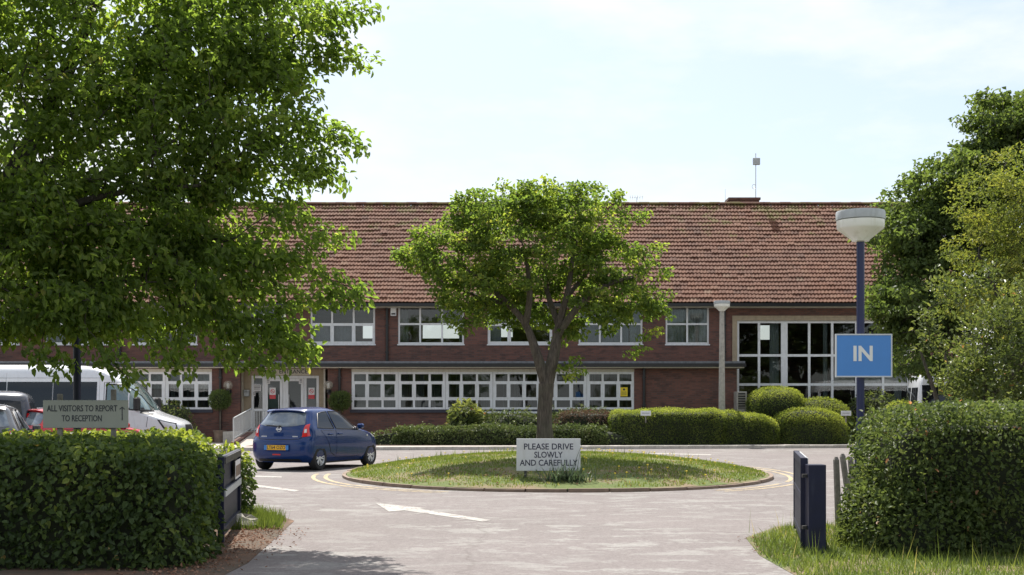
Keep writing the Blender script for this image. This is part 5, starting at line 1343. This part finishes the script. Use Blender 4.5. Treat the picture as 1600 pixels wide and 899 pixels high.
def minibus(name, label, loc, rz, group=None):
    L = 6.95
    B = Body(L, [(.28,.06),(.45,0),(1.5,.03),(2.2,.09),(2.55,.16),(2.70,.26),(2.78,.45),(2.82,.9),(2.83,1.3)],
             [(.28,.10),(.45,.0),(.75,.0),(.95,.03),(1.06,.13),(1.18,.42),(1.30,.80),(1.38,.98),(1.55,1.10),(1.9,1.36),(2.2,1.62),(2.45,1.92),(2.62,2.25),(2.74,2.7),(2.80,3.2),(2.83,3.7)],
             [(.28,.90),(.5,.985),(.9,.995),(1.3,.985),(1.7,.955),(2.1,.91),(2.4,.865),(2.6,.80),(2.72,.70),(2.79,.52),(2.82,.32),(2.83,.15)], .16, .45, 2.6)
    t = thing(name, label, 'minibus', loc, rz, group); P_ = M['paint_white']; h = L/2
    b = B.mesh(56, 48).build('body', P_, t, smooth=True, local=True); ax = (-h+1.95, h-.99); cut_arches(b, ax, .42, .99); wheels(t, ax, .86, .35, .22)
    a = MB()
    for x in ax: a.box(x-.42, x+.42, -.62, .62, .3, .8)
    a.build('underbody', M['black_plastic'], t, local=True)
    for sd_ in (1, -1):
        for x0, x1 in ((-h+.22, -h+1.62), (-h+1.645, -h+3.02), (-h+3.045, h-2.58)):
            patch('side_window', B, M['car_glass'], t, 'side', [(x0, 1.50), (x1, 1.50)], [(x0, 2.28), (x1, 2.28)], .008, side=sd_, nu=8)
        bo = [(h-2.30, 1.48), (h-1.62, 1.44)]; to = [(h-2.28, 2.20), (h-1.80, 2.20), (h-1.64, 2.10)]
        w = patch('cab_window', B, M['cab_glass'], t, 'side', bo, to, .008, side=sd_); pipe_loop('window_seal', B, M['black_plastic'], w, bo, to, sd_, .022, .006)
        bo = [(h-1.58, 1.44), (h-1.02, 1.40)]; to = [(h-1.60, 2.08), (h-1.36, 1.86), (h-1.06, 1.48)]
        w = patch('quarter_window', B, M['cab_glass'], t, 'side', bo, to, .008, side=sd_); pipe_loop('window_seal', B, M['black_plastic'], w, bo, to, sd_, .022, .006)
        # door joint, mirror, lamp
        dj = [(h-2.36, .5), (h-2.36, 2.26), (h-1.78, 2.28), (h-1.30, 1.88), (h-1.00, 1.36), (h-1.06, .9)]
        sm = MB(); sm.tube([(x, sd_*(B.half(x, z)+.001), z) for x, z in [plerp(dj, q/30) for q in range(31)]], .008, 4); sm.build('door_gap', M['black_plastic'], t, local=True)
        sm = MB(); sm.tube([(x, sd_*(B.half(x, 2.40)+.001), 2.40) for x in np.linspace(-h+.2, h-2.4, 20)], .008, 4)
        for xx in (-h+1.6, -h+3.03, h-2.5): sm.tube([(xx, sd_*(B.half(xx, z)+.001), z) for z in np.linspace(.5, 2.7, 14)], .006, 4)
        sm.build('panel_gap', M['lamp_cap'], t, local=True)
        ml = MB(); ym = .97; ml.bbox(h-1.40, h-1.22, min(sd_*(ym+.02), sd_*(ym+.26)), max(sd_*(ym+.02), sd_*(ym+.26)), 1.40, 1.82, .05); ml.build('wing_mirror', M['black_plastic'], t, local=True)
        patch('mirror_base', B, M['black_plastic'], t, 'side', [(h-1.25, 1.33), (h-.86, 1.26)], [(h-1.25, 1.50), (h-1.12, 1.50)], .010, side=sd_)
        patch('headlight', B, M['clear_lamp'], t, 'side', [(h-.42, .80), (h-.10, .74)], [(h-.66, 1.11), (h-.22, 1.0)], .008, side=sd_)
        patch('headlight_rim', B, M['black_plastic'], t, 'side', [(h-.48, .77), (h-.085, .70)], [(h-.74, 1.14), (h-.20, 1.03)], .004, side=sd_)
        patch('tail_lamp', B, M['red_lamp'], t, 'rear', [(sd_*.84, .95), (sd_*.93, .96)], [(sd_*.84, 1.45), (sd_*.92, 1.46)], .010, 5, 8)
        patch('rear_window', B, M['car_glass'], t, 'rear', [(sd_*.07, 1.46), (sd_*.80, 1.46)], [(sd_*.07, 2.20), (sd_*.72, 2.20)], .008, 8, 8)
        hd = MB(); hd.bbox(h-2.28, h-2.06, min(sd_*.995, sd_*1.03), max(sd_*.995, sd_*1.03), 1.24, 1.29, .01); hd.build('handle', M['black_plastic'], t, local=True)
    patch('windscreen', B, M['cab_glass'], t, 'front', [(-.80,1.44),(0,1.42),(.80,1.44)], [(-.66,2.42),(0,2.50),(.66,2.42)], .008, 18, 10)
    patch('front_bumper', B, M['black_plastic'], t, 'front', [(-.85,.32),(.85,.32)], [(-.85,.62),(.85,.62)], .006, 16, 4)
    patch('radiator_grille', B, M['black_plastic'], t, 'front', [(-.42,.72),(.42,.72)], [(-.36,.98),(.36,.98)], .008, 10, 4)
    return t
YM = 38.8
minibus('white_minibus', 'white high roof minibus with a dark window band parked at the left', (PX(284.5, YM-.9)-6.95/2, YM, 0), 0.0)
YM2 = 44.0
minibus('white_minibus', 'white high roof minibus partly hidden by shrubs at the right', (PX(1436.5, YM2-.9)+6.95/2, YM2, 0), math.radians(-4))

# ------------------------------------------------------------------ hedges and shrubs
def B_(px0, px1, py_top, Y, depth, e=4.5, base=.0, **k):
    x0, x1, zt = PX(px0, Y), PX(px1, Y), PZ(py_top, Y)
    return dict(c=((x0+x1)/2, Y+depth/2, (zt+base)/2-.15), h=((x1-x0)/2, depth/2, (zt-base)/2+.15), e=e, **k)
hl_ = hedge('hedge', 'large clipped dark leafy hedge at the left foreground beside the gate', 'hedge',
    [dict(c=(-6.37, 12.2, .33), h=(3.35, .72, .76), e=11, lump=.04, lf=(.6,2.2), inset=.12), dict(c=(-4.92, 14.6, .33), h=(1.2, 2.15, .76), e=10, rz=-math.radians(-9.0), lump=.05, lf=(.6,2.2), inset=.12), dict(c=(-3.80, 16.75, .4), h=(.26, .3, .55), e=3, lump=.05, inset=.1)],
    54000, .063, 'leaf_ivy', 31, shoots=70, slen=.14, lit_new_top=lambda P: P[:, 1] > 13.3, wr=.72, big=True, out=.10, jit=.5, tilt=.75, droop=.35)
hr_ = hedge('hedge', 'tall loose dark green hedge at the right foreground beside the gatepost', 'hedge',
    [dict(c=(6.98, 13.55, .55), h=(3.05, .95, .88), e=10, lump=.075, lf=(.5,2.0), inset=.14), dict(c=(4.22, 13.2, .2), h=(.60, .75, .5), e=3, lump=.08, inset=.12)],
    58000, .052, 'leaf_priv', 32, shoots=170, slen=.24, wr=.62, big=True, out=.16, jit=.7, tilt=.55, droop=.15)
hedge('low_hedge', 'low light green flowering hedge strip along the kerb left of the island tree', 'hedge',
    [B_(575, 985, 669, 45.7, .9, 3.5, .1, lump=.07, lf=(1,3))], 17000, .085, 'leaf_low', 33, out=.12, jit=.8, tilt=.9, shoots=110, slen=.25)
hedge('shrub_bed', 'mixed green shrubs under the long ground floor window', 'shrub',
    [B_(745, 870, 646, 47.2, 1.2, 2.6, .1, lump=.12, lf=(1,3)), B_(855, 972, 643, 47.4, 1.2, 2.8, .1, lump=.1, lf=(1,3))], 9000, .09, 'leaf_low', 34, out=.16, jit=.9, tilt=.7, shoots=90, slen=.35)
hedge('reddish_shrub', 'low brownish red shrub in the bed right of the island tree trunk', 'shrub',
    [B_(868, 962, 642, 46.7, .8, 2.8, .3, lump=.08, lf=(1,3))], 5200, .07, 'leaf_red', 35, out=.12, jit=.9, tilt=.3)
hedge('broadleaf_shrub', 'round glossy pale green broadleaf shrub in front of the long window', 'shrub',
    [B_(702, 752, 630, 46.8, 1.1, 2.2, .1, lump=.10, lf=(1,3))], 1500, .19, 'leaf_shrub', 36, wr=.5, big=True, out=.16, jit=.8, tilt=.6, lit_new_top=lambda P: P[:, 2] > .5)
hedge('long_hedge', 'long dark clipped hedge in front of the plain brick wall', 'hedge',
    [B_(955, 1135, 642, 46.1, 1.6, 6, .1, lump=.10, lf=(.6,2.0)), B_(1080, 1222, 646, 46.4, 1.6, 3.2, -.2, lump=.10, lf=(.6,2.0))], 42000, .062, 'leaf_yew', 37, wr=.45, out=.05, jit=.8, tilt=.6, lit_new_top=lambda P: P[:, 2] > .5)
hedge('rounded_hedge', 'big rounded clipped hedge between the long hedge and the blue sign', 'hedge',
    [B_(1202, 1334, 637, 46.8, 1.5, 2.3, -.8, lump=.05, lf=(.5,1.5)), B_(1228, 1346, 621, 47.6, 1.7, 2.2, -.9, lump=.05, lf=(.5,1.5))], 30000, .062, 'leaf_yew', 38, wr=.45, out=.05, jit=.8, tilt=.6, lit_new_top=lambda P: P[:, 2] > .5)
hedge('clipped_ball', 'bright green clipped ball shrub beside the air conditioning unit', 'shrub',
    [dict(c=(PX(1212, 48.7), 48.7, PZ(637, 48.7)), h=(1.12, 1.0, .80), e=2.25, lump=.04, lf=(.6,1.6))], 15000, .060, 'leaf_yew', 39, wr=.45, out=.06, jit=.8, tilt=.6, lit_new_top=lambda P: P[:, 2] > .5)
hedge('green_shrub', 'loose mid green shrub behind the blue sign post', 'shrub',
    [dict(c=(PX(1366, 48.9), 48.9, .85), h=(1.05, .8, 1.25), e=2.2, lump=.12, lf=(.8,2.2))], 4200, .10, 'leaf_shrub', 40, out=.18, jit=.9, tilt=.3)
hedge('dark_shrub', 'small dark shrub beside the right end of the big window', 'shrub',
    [dict(c=(PX(1415, 49.5), 49.5, .8), h=(.75, .7, 1.0), e=2.2, lump=.1, lf=(.8,2.2))], 2600, .09, 'leaf_syc', 41, out=.15, jit=.9, tilt=.3)
hedge('low_mound_hedge', 'low domed clipped hedge behind the right foreground hedge', 'hedge',
    [B_(1385, 1480, 630, 43.6, 1.4, 2.6, .0, lump=.06)], 6000, .07, 'leaf_yew', 42, wr=.45, out=.08, jit=.8, tilt=.6, lit_new_top=lambda P: P[:, 2] > .5)
hedge('left_shrub', 'small green shrub under the left ground floor window', 'shrub',
    [dict(c=(PX(262, 48.6), 48.6, .8), h=(.95, .6, .9), e=2.2, lump=.1, lf=(.8,2.2))], 2600, .09, 'leaf_shrub', 43, out=.15, jit=.9, tilt=.3)
def standard(px, py, Y, r, label, seed):
    x, z = PX(px, Y), PZ(py, Y); t = hedge('standard_bush', label, 'bush', [dict(c=(x, Y, z), h=(r, r*.9, r*.88), e=2.1, lump=.05, lf=(1,2.5))], 2600, .075, 'leaf_syc', seed, wr=.5, out=.09, jit=.8, tilt=.4, group='ball headed bushes beside the entrance')
    a = MB(); a.tube([(x, Y, .1), (x+.03, Y, z)], .035, 7); a.build('trunk', M['bark'], t)
    a = MB(); a.lathe([(.0,.12),(.20,.12),(.25,.55),(.27,.56),(.27,.60),(.22,.60),(.21,.5),(.0,.5)], (x, Y, 0), 18); a.build('pot', M['edging'], t)
standard(343.5, 625, 49.2, .40, 'dark ball headed bush under the globe lamp left of the doors', 44)
standard(531, 626, 49.2, .40, 'dark ball headed bush under the globe lamp right of the doors', 45)
a = MB(); r_ = random.Random(4)
rk = thing('rock', 'rough grey stone lying in the soil at the foot of the left gate', 'rock', (-3.42, 15.55, 0))
for (dx, dy, sc_) in ((0, 0, .17),):
    vs_, fs_ = [], []
    for i in range(7):
        for j in range(10):
            ph, th = math.pi*i/6, 2*math.pi*j/10; k_ = sc_*(1+.22*math.sin(3*th+i)+r_.uniform(-.08, .08))
            vs_.append((-3.36+dx+k_*math.sin(ph)*math.cos(th)*1.2, 15.5+dy+k_*math.sin(ph)*math.sin(th), .05+k_*math.cos(ph)*.7))
    for i in range(6):
        for j in range(10): fs_.append((i*10+j, (i+1)*10+j, (i+1)*10+(j+1)%10, i*10+(j+1)%10))
    a.add(vs_, fs_)
a.build('stone', M['stone'], rk)
# strap leaved plant at the foot of the sign
rng = np.random.default_rng(50); mbv, mbf, tn = [], [], []
t = thing('strap_leaf_plant', 'clump of grey green strap leaves at the foot of the white sign', 'plant', (PX(884, 22.9), 22.9, .13))
for k in range(190):
    x, y = PX(884, 22.9)+rng.normal(0, .20), 22.85+rng.normal(0, .12); z0 = mound_z(x, y)[0]-.02; a = rng.uniform(0, 6.283); L = rng.uniform(.22, .50); ln_ = rng.uniform(.25, 1.0)
    dx, dy = math.cos(a), math.sin(a); w = .011; b0 = len(mbv)
    for q in range(5):
        f = q/4; r_ = L*ln_*f; h_ = L*(f*(1.25-.25*ln_)-.75*ln_*f*f); ww = w*(1-.85*f**2)
        for sg_ in (-1, 1): mbv.append((x+dx*r_-dy*ww*sg_, y+dy*r_+dx*ww*sg_, z0+h_)); tn.append(.2+.6*rng.random()*.5)
    for q in range(4): mbf.append((b0+2*q, b0+2*q+1, b0+2*q+3, b0+2*q+2))
np_mesh('foliage', mbv, mbf, M['strap'], t, tn, kind='stuff')
a = MB()
for dx, lean in ((.22,.28), (.36,.10), (.02,-.12)): a.tube([(PX(884,22.9)+dx-.2, 22.8, .14), (PX(884,22.9)+dx+lean-.2, 22.75, .86 if lean > .2 else .7)], [.005, .003], 4)
a.build('stem', M['strap'], t)

# ------------------------------------------------------------------ trees
def make_tree(name, label, base, limbs, blobs, ncl, per, spread, size, mat, barkm, seed, center, droop=.5, flat=.55, wr=.6, big=True, steps=3, sag=.06, shell=.35, extra=None, gnarl=.06, tip=.006, pull=.15, tshift=0):
    rng = np.random.default_rng(seed); t = thing(name, label, 'tree', base)
    T = in_blobs(rng, blobs, ncl, shell)
    if extra is not None: T = np.vstack([T, extra])
    sk = skeleton(limbs, T, rng, steps=steps, sag=sag, tip=tip, pull=pull)
    wood('trunk', limbs, sk, M[barkm], t, gnarl=gnarl)
    P, D, Nn, S_ = clusters_to_leaves(rng, T, per, spread, size, center, droop, flat)
    tint = np.clip(cluster_tint(rng, T, per, P, 0, 1)+tshift, 0, 1)
    leaf_mesh('crown', P, D, Nn, S_, M[mat], t, tint, wr=wr, big=big, droop=.3)
    return t
def tips(path):      # weeping sprays reaching past the crown, given as (px, py, Y)
    out = []
    for a, b, n_ in path:
        for q in range(n_):
            f = (q+.5)/n_; Yq = a[2]+(b[2]-a[2])*f; out.append((PX(a[0]+(b[0]-a[0])*f, Yq), Yq, PZ(a[1]+(b[1]-a[1])*f, Yq)))
    return np.array(out)
# island tree
xt, yt = .735, 27.4
sh = .24
zt0 = .38
limbs = [([(xt+.03,yt,zt0-.12),(xt+.0,yt,zt0+.25),(xt-.02,yt,1.25),(xt+.02,yt,2.02)], [.27,.20,.168,.17]),
         ([(xt+.02,yt,1.95),(xt-.22,yt-.05,2.75),(xt-.48,yt+.1,3.4),(xt-1.0,yt+.1,3.95),(xt-1.7,yt-.1,4.5)], [.125,.095,.08,.06,.03]),
         ([(xt+.02,yt,1.95),(xt+.20,yt,2.75),(xt+.32,yt+.1,3.4),(xt+.50,yt,4.1),(xt+.62,yt,5.0)], [.14,.115,.09,.065,.03]),
         ([(xt-.44,yt+.08,3.3),(xt-.35,yt-.2,4.0),(xt-.45,yt-.3,4.9)], [.075,.06,.03]),
         ([(xt+.27,yt+.05,3.1),(xt+.75,yt-.2,3.75),(xt+1.3,yt-.3,4.15),(xt+1.9,yt-.2,4.35)], [.09,.07,.05,.03]),
         ([(xt+.30,yt+.1,3.3),(xt+.05,yt+.5,4.1),(xt+.0,yt+.8,4.9)], [.08,.06,.03]),
         ([(xt-.8,yt+.1,3.75),(xt-1.5,yt+.6,4.0),(xt-2.0,yt+.7,4.2)], [.05,.04,.02]),
         ([(xt+.45,yt,3.9),(xt+1.0,yt+.6,4.6),(xt+1.3,yt+.7,5.0)], [.055,.04,.02])]
make_tree('island_tree', 'round headed green tree with a forked trunk on the grass island', (xt, yt, zt0), limbs,
    [(q[0]+sh,)+q[1:] for q in [(.2,yt+.2,5.1,1.8,1.5,1.1),(-1.35,yt,4.75,1.1,1.1,.62),(-.5,yt,5.75,1.1,1.0,.62),(.55,yt,6.0,.9,.9,.5),(1.35,yt+.1,5.65,1.1,1.1,.75),(2.0,yt,4.75,.85,1.0,.6),(.5,yt+.9,4.0,1.6,.6,.75),(-1.15,yt+.1,3.95,.95,.9,.36),(2.3,yt,3.9,.75,.8,.42),(2.75,yt,3.55,.4,.5,.22),(-2.3,yt,4.85,.5,.6,.26),(-1.95,yt,5.35,.45,.5,.22),(1.0,yt+.5,3.15,.45,.5,.42),(-.55,yt+.7,3.45,.45,.4,.3),(1.5,yt-.5,3.75,.5,.5,.3),(.4,yt+.8,3.75,1.6,.4,.55),(-.95,yt-.1,3.55,.5,.5,.28),(1.9,yt+.1,3.45,.5,.6,.3),(-.6,yt-.8,4.2,.8,.35,.3)]],
    820, 36, .125, .088, 'leaf_mid', 'bark', 61, (.3, yt, 3.9), droop=.35, flat=.5, wr=.72, shell=.42, gnarl=.10, tip=.004, tshift=.08,
    extra=tips([((745+a_,q_+18,yt),(745+b_,q_,yt),2) for a_, b_, q_ in ((0,-4,298),(40,42,284),(72,70,292),(115,118,286),(160,168,290),(215,222,296),(-20,-28,306),(250,262,330),(-95,-112,392),(-90,-118,408),(-75,-98,366),(-60,-70,420),(-30,-52,340),(285,300,420),(280,302,455),(265,292,480),(250,285,512),(235,262,540),(130,160,560),(140,165,575),(-40,-50,490),(-15,-30,505),(270,290,380))]))
# big tree, left: trunk beyond the frame edge, crown over the hedge
bx, by = -8.4, 17.2
limbs = [([(bx-.1,by,-.1),(bx,by,.5),(bx+.05,by,1.6),(bx+.15,by,2.5)], [.42,.33,.29,.28]),
         ([(bx+.12,by,2.3),(bx+1.0,by-.3,3.2),(bx+1.9,by-.5,3.9),(bx+3.0,by-.7,4.3),(bx+4.3,by-.9,4.4)], [.15,.11,.075,.045,.02]),
         ([(bx+.15,by,2.4),(bx+.8,by+.2,3.7),(bx+1.6,by+.2,5.0),(bx+2.3,by+.2,6.4),(bx+2.8,by,7.6)], [.20,.17,.14,.09,.04]),
         ([(bx+.12,by,2.4),(bx-.2,by+.4,4.0),(bx-.1,by+.5,6.0),(bx+.2,by+.3,8.0)], [.2,.17,.12,.05]),
         ([(bx+1.4,by-.4,3.55),(bx+2.0,by-.8,3.7),(bx+2.9,by-.9,3.9)], [.08,.05,.015]),
         ([(bx+1.3,by+.2,4.5),(bx+2.6,by+.6,5.4),(bx+4.1,by+.6,6.0),(bx+5.1,by+.4,6.3)], [.11,.09,.055,.025]),
         ([(bx+1.9,by-.5,3.9),(bx+3.0,by+.2,4.9),(bx+4.4,by+.3,5.3)], [.09,.06,.03]),
         ([(bx+.8,by-.2,3.0),(bx+2.2,by-.2,3.15),(bx+3.4,by-.5,3.2)], [.07,.05,.015]),
         ([(bx+.1,by,2.4),(bx-1.2,by,3.5),(bx-2.6,by,4.6)], [.17,.12,.05]),
         ([(bx+.5,by-.1,2.8),(bx+1.0,by-1.0,3.8),(bx+1.3,by-1.4,5.2)], [.10,.06,.02])]
K_ = .85
def near(p): return (p[0]*K_, p[1]*K_, 1.5+(p[2]-1.5)*K_)
limbs = [([near(p) for p in P_], [r*K_ for r in R_]) for P_, R_ in limbs]
limbs[0][0][0] = (bx*K_-.08, by*K_, -.1); limbs[0][0][1] = (bx*K_, by*K_, .45)
sprays = tips([((430,400,16.6),(560,455,16.4),9),((430,470,16.6),(568,462,16.3),8),((400,540,16.5),(490,552,16.4),6),((420,505,16.6),(485,560,16.5),5),((330,545,16.3),(440,575,16.2),6),((440,340,16.8),(545,378,16.8),6),((450,250,17),(535,285,17),6),((470,180,17),(565,232,17),6),((490,90,17),(575,95,17),6),((500,30,17),(585,15,17),6),((150,540,15.8),(205,598,15.6),5),((60,545,15.8),(95,575,15.6),4),((250,540,16),(285,580,16),4),((420,420,16.6),(500,375,16.6),5),((470,290,16.8),(540,205,16.8),5)])
sprays = np.array([near(p) for p in sprays])
make_tree('lime_tree', 'big spreading fresh green tree filling the upper left over the hedge', (bx*K_, by*K_, 0), limbs,
    [tuple(near(b[:3]))+(b[3]*K_, b[4]*K_*.64, b[5]*K_) for b in [(-5.4,16.5,4.15,1.7,1.1,.55),(-7.0,16.4,4.0,1.6,1.2,.8),(-3.45,16.7,2.75,.75,.7,.42),(-4.1,16.6,2.5,.95,.8,.42),(-3.5,16.8,3.3,.6,.8,.4),(-3.35,16.8,4.75,.95,1.1,.8),(-3.15,16.9,6.75,.9,1.0,1.0),(-3.5,16.8,5.7,.9,1.0,.8),(-7.2,17.0,4.6,2.4,2.6,2.3),(-5.2,16.9,4.7,1.75,2.0,1.85),(-4.4,16.8,5.7,1.75,1.8,1.35),(-5.0,16.9,3.3,1.7,1.6,1.0),(-4.1,16.8,4.0,1.05,1.2,.9),(-5.6,17.0,6.8,2.5,2.2,1.5),(-3.9,17.0,6.7,1.6,1.5,1.2),(-9.8,17.2,5.0,2.4,2.6,2.4),(-7.5,17.2,7.6,2.6,2.4,1.6),(-6.6,16.1,3.05,1.9,1.4,.72),(-5.0,16.5,2.8,1.5,1.1,.42),(-3.95,16.7,3.25,.9,1.0,.6),(-6.2,16.2,2.75,1.6,1.1,.40),(-8.6,16.2,3.15,1.8,1.4,.75)]],
    2300, 36, .12, .086, 'leaf_left', 'bark_dark', 62, (-6.3, 14.6, 3.0), droop=.75, flat=.7, wr=.58, shell=.3, extra=sprays, tip=.005)
# dark sycamore to the right
sx, sy = 15.2, 37.5
limbs = [([(sx,sy,-.1),(sx,sy,1.0),(sx-.1,sy,2.6)], [.45,.34,.30]), ([(sx-.1,sy,2.5),(sx-.7,sy,4.6),(sx-1.0,sy-.2,6.6),(sx-.9,sy-.2,9.0)], [.24,.19,.13,.05]), ([(sx-.1,sy,2.5),(sx+1.2,sy,4.6),(sx+2.0,sy,7.2),(sx+2.4,sy,9.6)], [.22,.18,.12,.05]), ([(sx-.5,sy,4.0),(sx-1.9,sy-.4,5.0),(sx-3.2,sy-.5,5.6)], [.13,.09,.04]), ([(sx-.3,sy,3.2),(sx-1.7,sy-.6,3.6),(sx-3.0,sy-.8,3.7)], [.11,.08,.03]), ([(sx+.8,sy,4.2),(sx+2.6,sy-.6,5.2),(sx+4.0,sy-.6,6.2)], [.13,.09,.04])]
make_tree('sycamore', 'tall dark green broad tree in front of the right end of the roof', (sx, sy, 0), limbs,
    [q for q in lobes([(11.95,sy,6.75,1.2,1.6,1.15),(11.7,sy-.2,4.9,1.0,1.4,1.0),(12.1,sy-.2,3.3,1.15,1.4,1.0),(13.7,sy,8.3,1.5,1.7,1.25),(15.2,sy,10.3,1.7,1.8,1.15),(16.0,sy,7.0,2.6,2.4,2.2),(14.8,sy-.2,4.6,2.0,2.0,1.5),(17.6,sy,9.0,2.4,2.2,1.9),(13.9,sy-.3,2.6,1.4,1.5,.8),(18.0,sy,5.0,2.4,2.2,2.0),(13.2,sy,7.4,1.2,1.4,.9),(14.4,sy,9.0,1.2,1.2,.85),(15.6,sy,8.8,1.4,1.3,1.2),(15.0,sy,9.9,1.3,1.3,.8),(13.6,sy,5.6,1.7,1.5,1.5)], 6, .46, 5)]+[(12.0,sy,7.7,.85,1.1,.75),(13.0,sy,8.3,1.0,1.1,.7),(14.5,sy,10.2,.9,1.0,.7),(15.7,sy,10.0,1.6,1.5,1.0),(14.3,sy,8.6,1.3,1.3,1.0),(13.2,sy,6.6,1.3,1.2,1.2),(12.9,sy,4.4,1.1,1.1,1.2),(12.15,sy-.1,5.8,.95,1.2,.8),(11.9,sy-.1,4.2,.8,1.0,.7),(15.5,sy,7.0,2.0,1.5,1.8)],
    1900, 44, .22, .15, 'leaf_syc', 'bark_dark', 63, (15.2, sy, 5.0), droop=.4, flat=.55, wr=.75, big=False, shell=.45, tip=.008, steps=2)
# yellow green tree in front of it
gx, gy = 10.7, 25.5
limbs = [([(gx,gy,-.1),(gx-.05,gy,1.2),(gx-.2,gy,2.4)], [.16,.12,.10]), ([(gx-.2,gy,2.3),(gx-.7,gy,3.6),(gx-1.2,gy-.1,4.6)], [.08,.06,.025]), ([(gx-.2,gy,2.3),(gx+.1,gy,4.0),(gx+.1,gy,5.6)], [.08,.06,.025]), ([(gx-.2,gy,2.2),(gx+1.0,gy,3.6),(gx+1.6,gy,4.8)], [.07,.05,.02])]
make_tree('golden_tree', 'yellow green leafed small tree at the right edge before the dark one', (gx, gy, 0), limbs,
    [(9.55,gy,4.75,.75,1.0,.42),(9.9,gy,5.7,1.0,1.2,.55),(10.6,gy,6.3,1.2,1.2,.6),(10.0,gy,4.0,1.2,1.2,.8),(10.9,gy,4.9,1.4,1.3,1.1),(9.3,gy,3.75,.6,.8,.4)],
    340, 46, .15, .085, 'leaf_gold', 'bark_dark', 64, (10.3, gy, 3.4), droop=.35, flat=.45, wr=.55, big=False, shell=.45, tip=.005)
# near shrub with upright shoots on the right
hx_, hy_ = 6.6, 17.4
limbs = [([(hx_+dx,hy_+dy,-.1),(hx_+dx*1.6,hy_+dy,1.2),(hx_+dx*2.6,hy_+dy*1.5,2.3)], [.05,.04,.015]) for dx, dy in ((0,0),(.4,.1),(-.35,0),(.7,-.2),(-.15,.35))]
make_tree('tall_shrub', 'tall loose shrub with upright shoots above the right hedge', (hx_, hy_, 0), limbs,
    [(7.0,hy_,2.1,1.05,1.0,.8),(7.35,hy_,2.75,.85,.9,.5),(6.5,hy_,1.75,.5,.7,.5),(7.9,hy_,2.2,1.0,.9,1.0),(7.15,hy_,1.3,1.05,1.0,.6)],
    430, 34, .12, .075, 'leaf_shrub', 'bark', 65, (6.9, hy_, 1.2), droop=-.15, flat=.9, wr=.5, big=True, shell=.4, tip=.003,
    extra=tips([((1478,470,17),(1468,432,17),4),((1500,480,17),(1515,445,17),4),((1535,450,17),(1545,425,17),4),((1455,520,17),(1440,490,17),4),((1470,545,17),(1447,530,17),4)]))
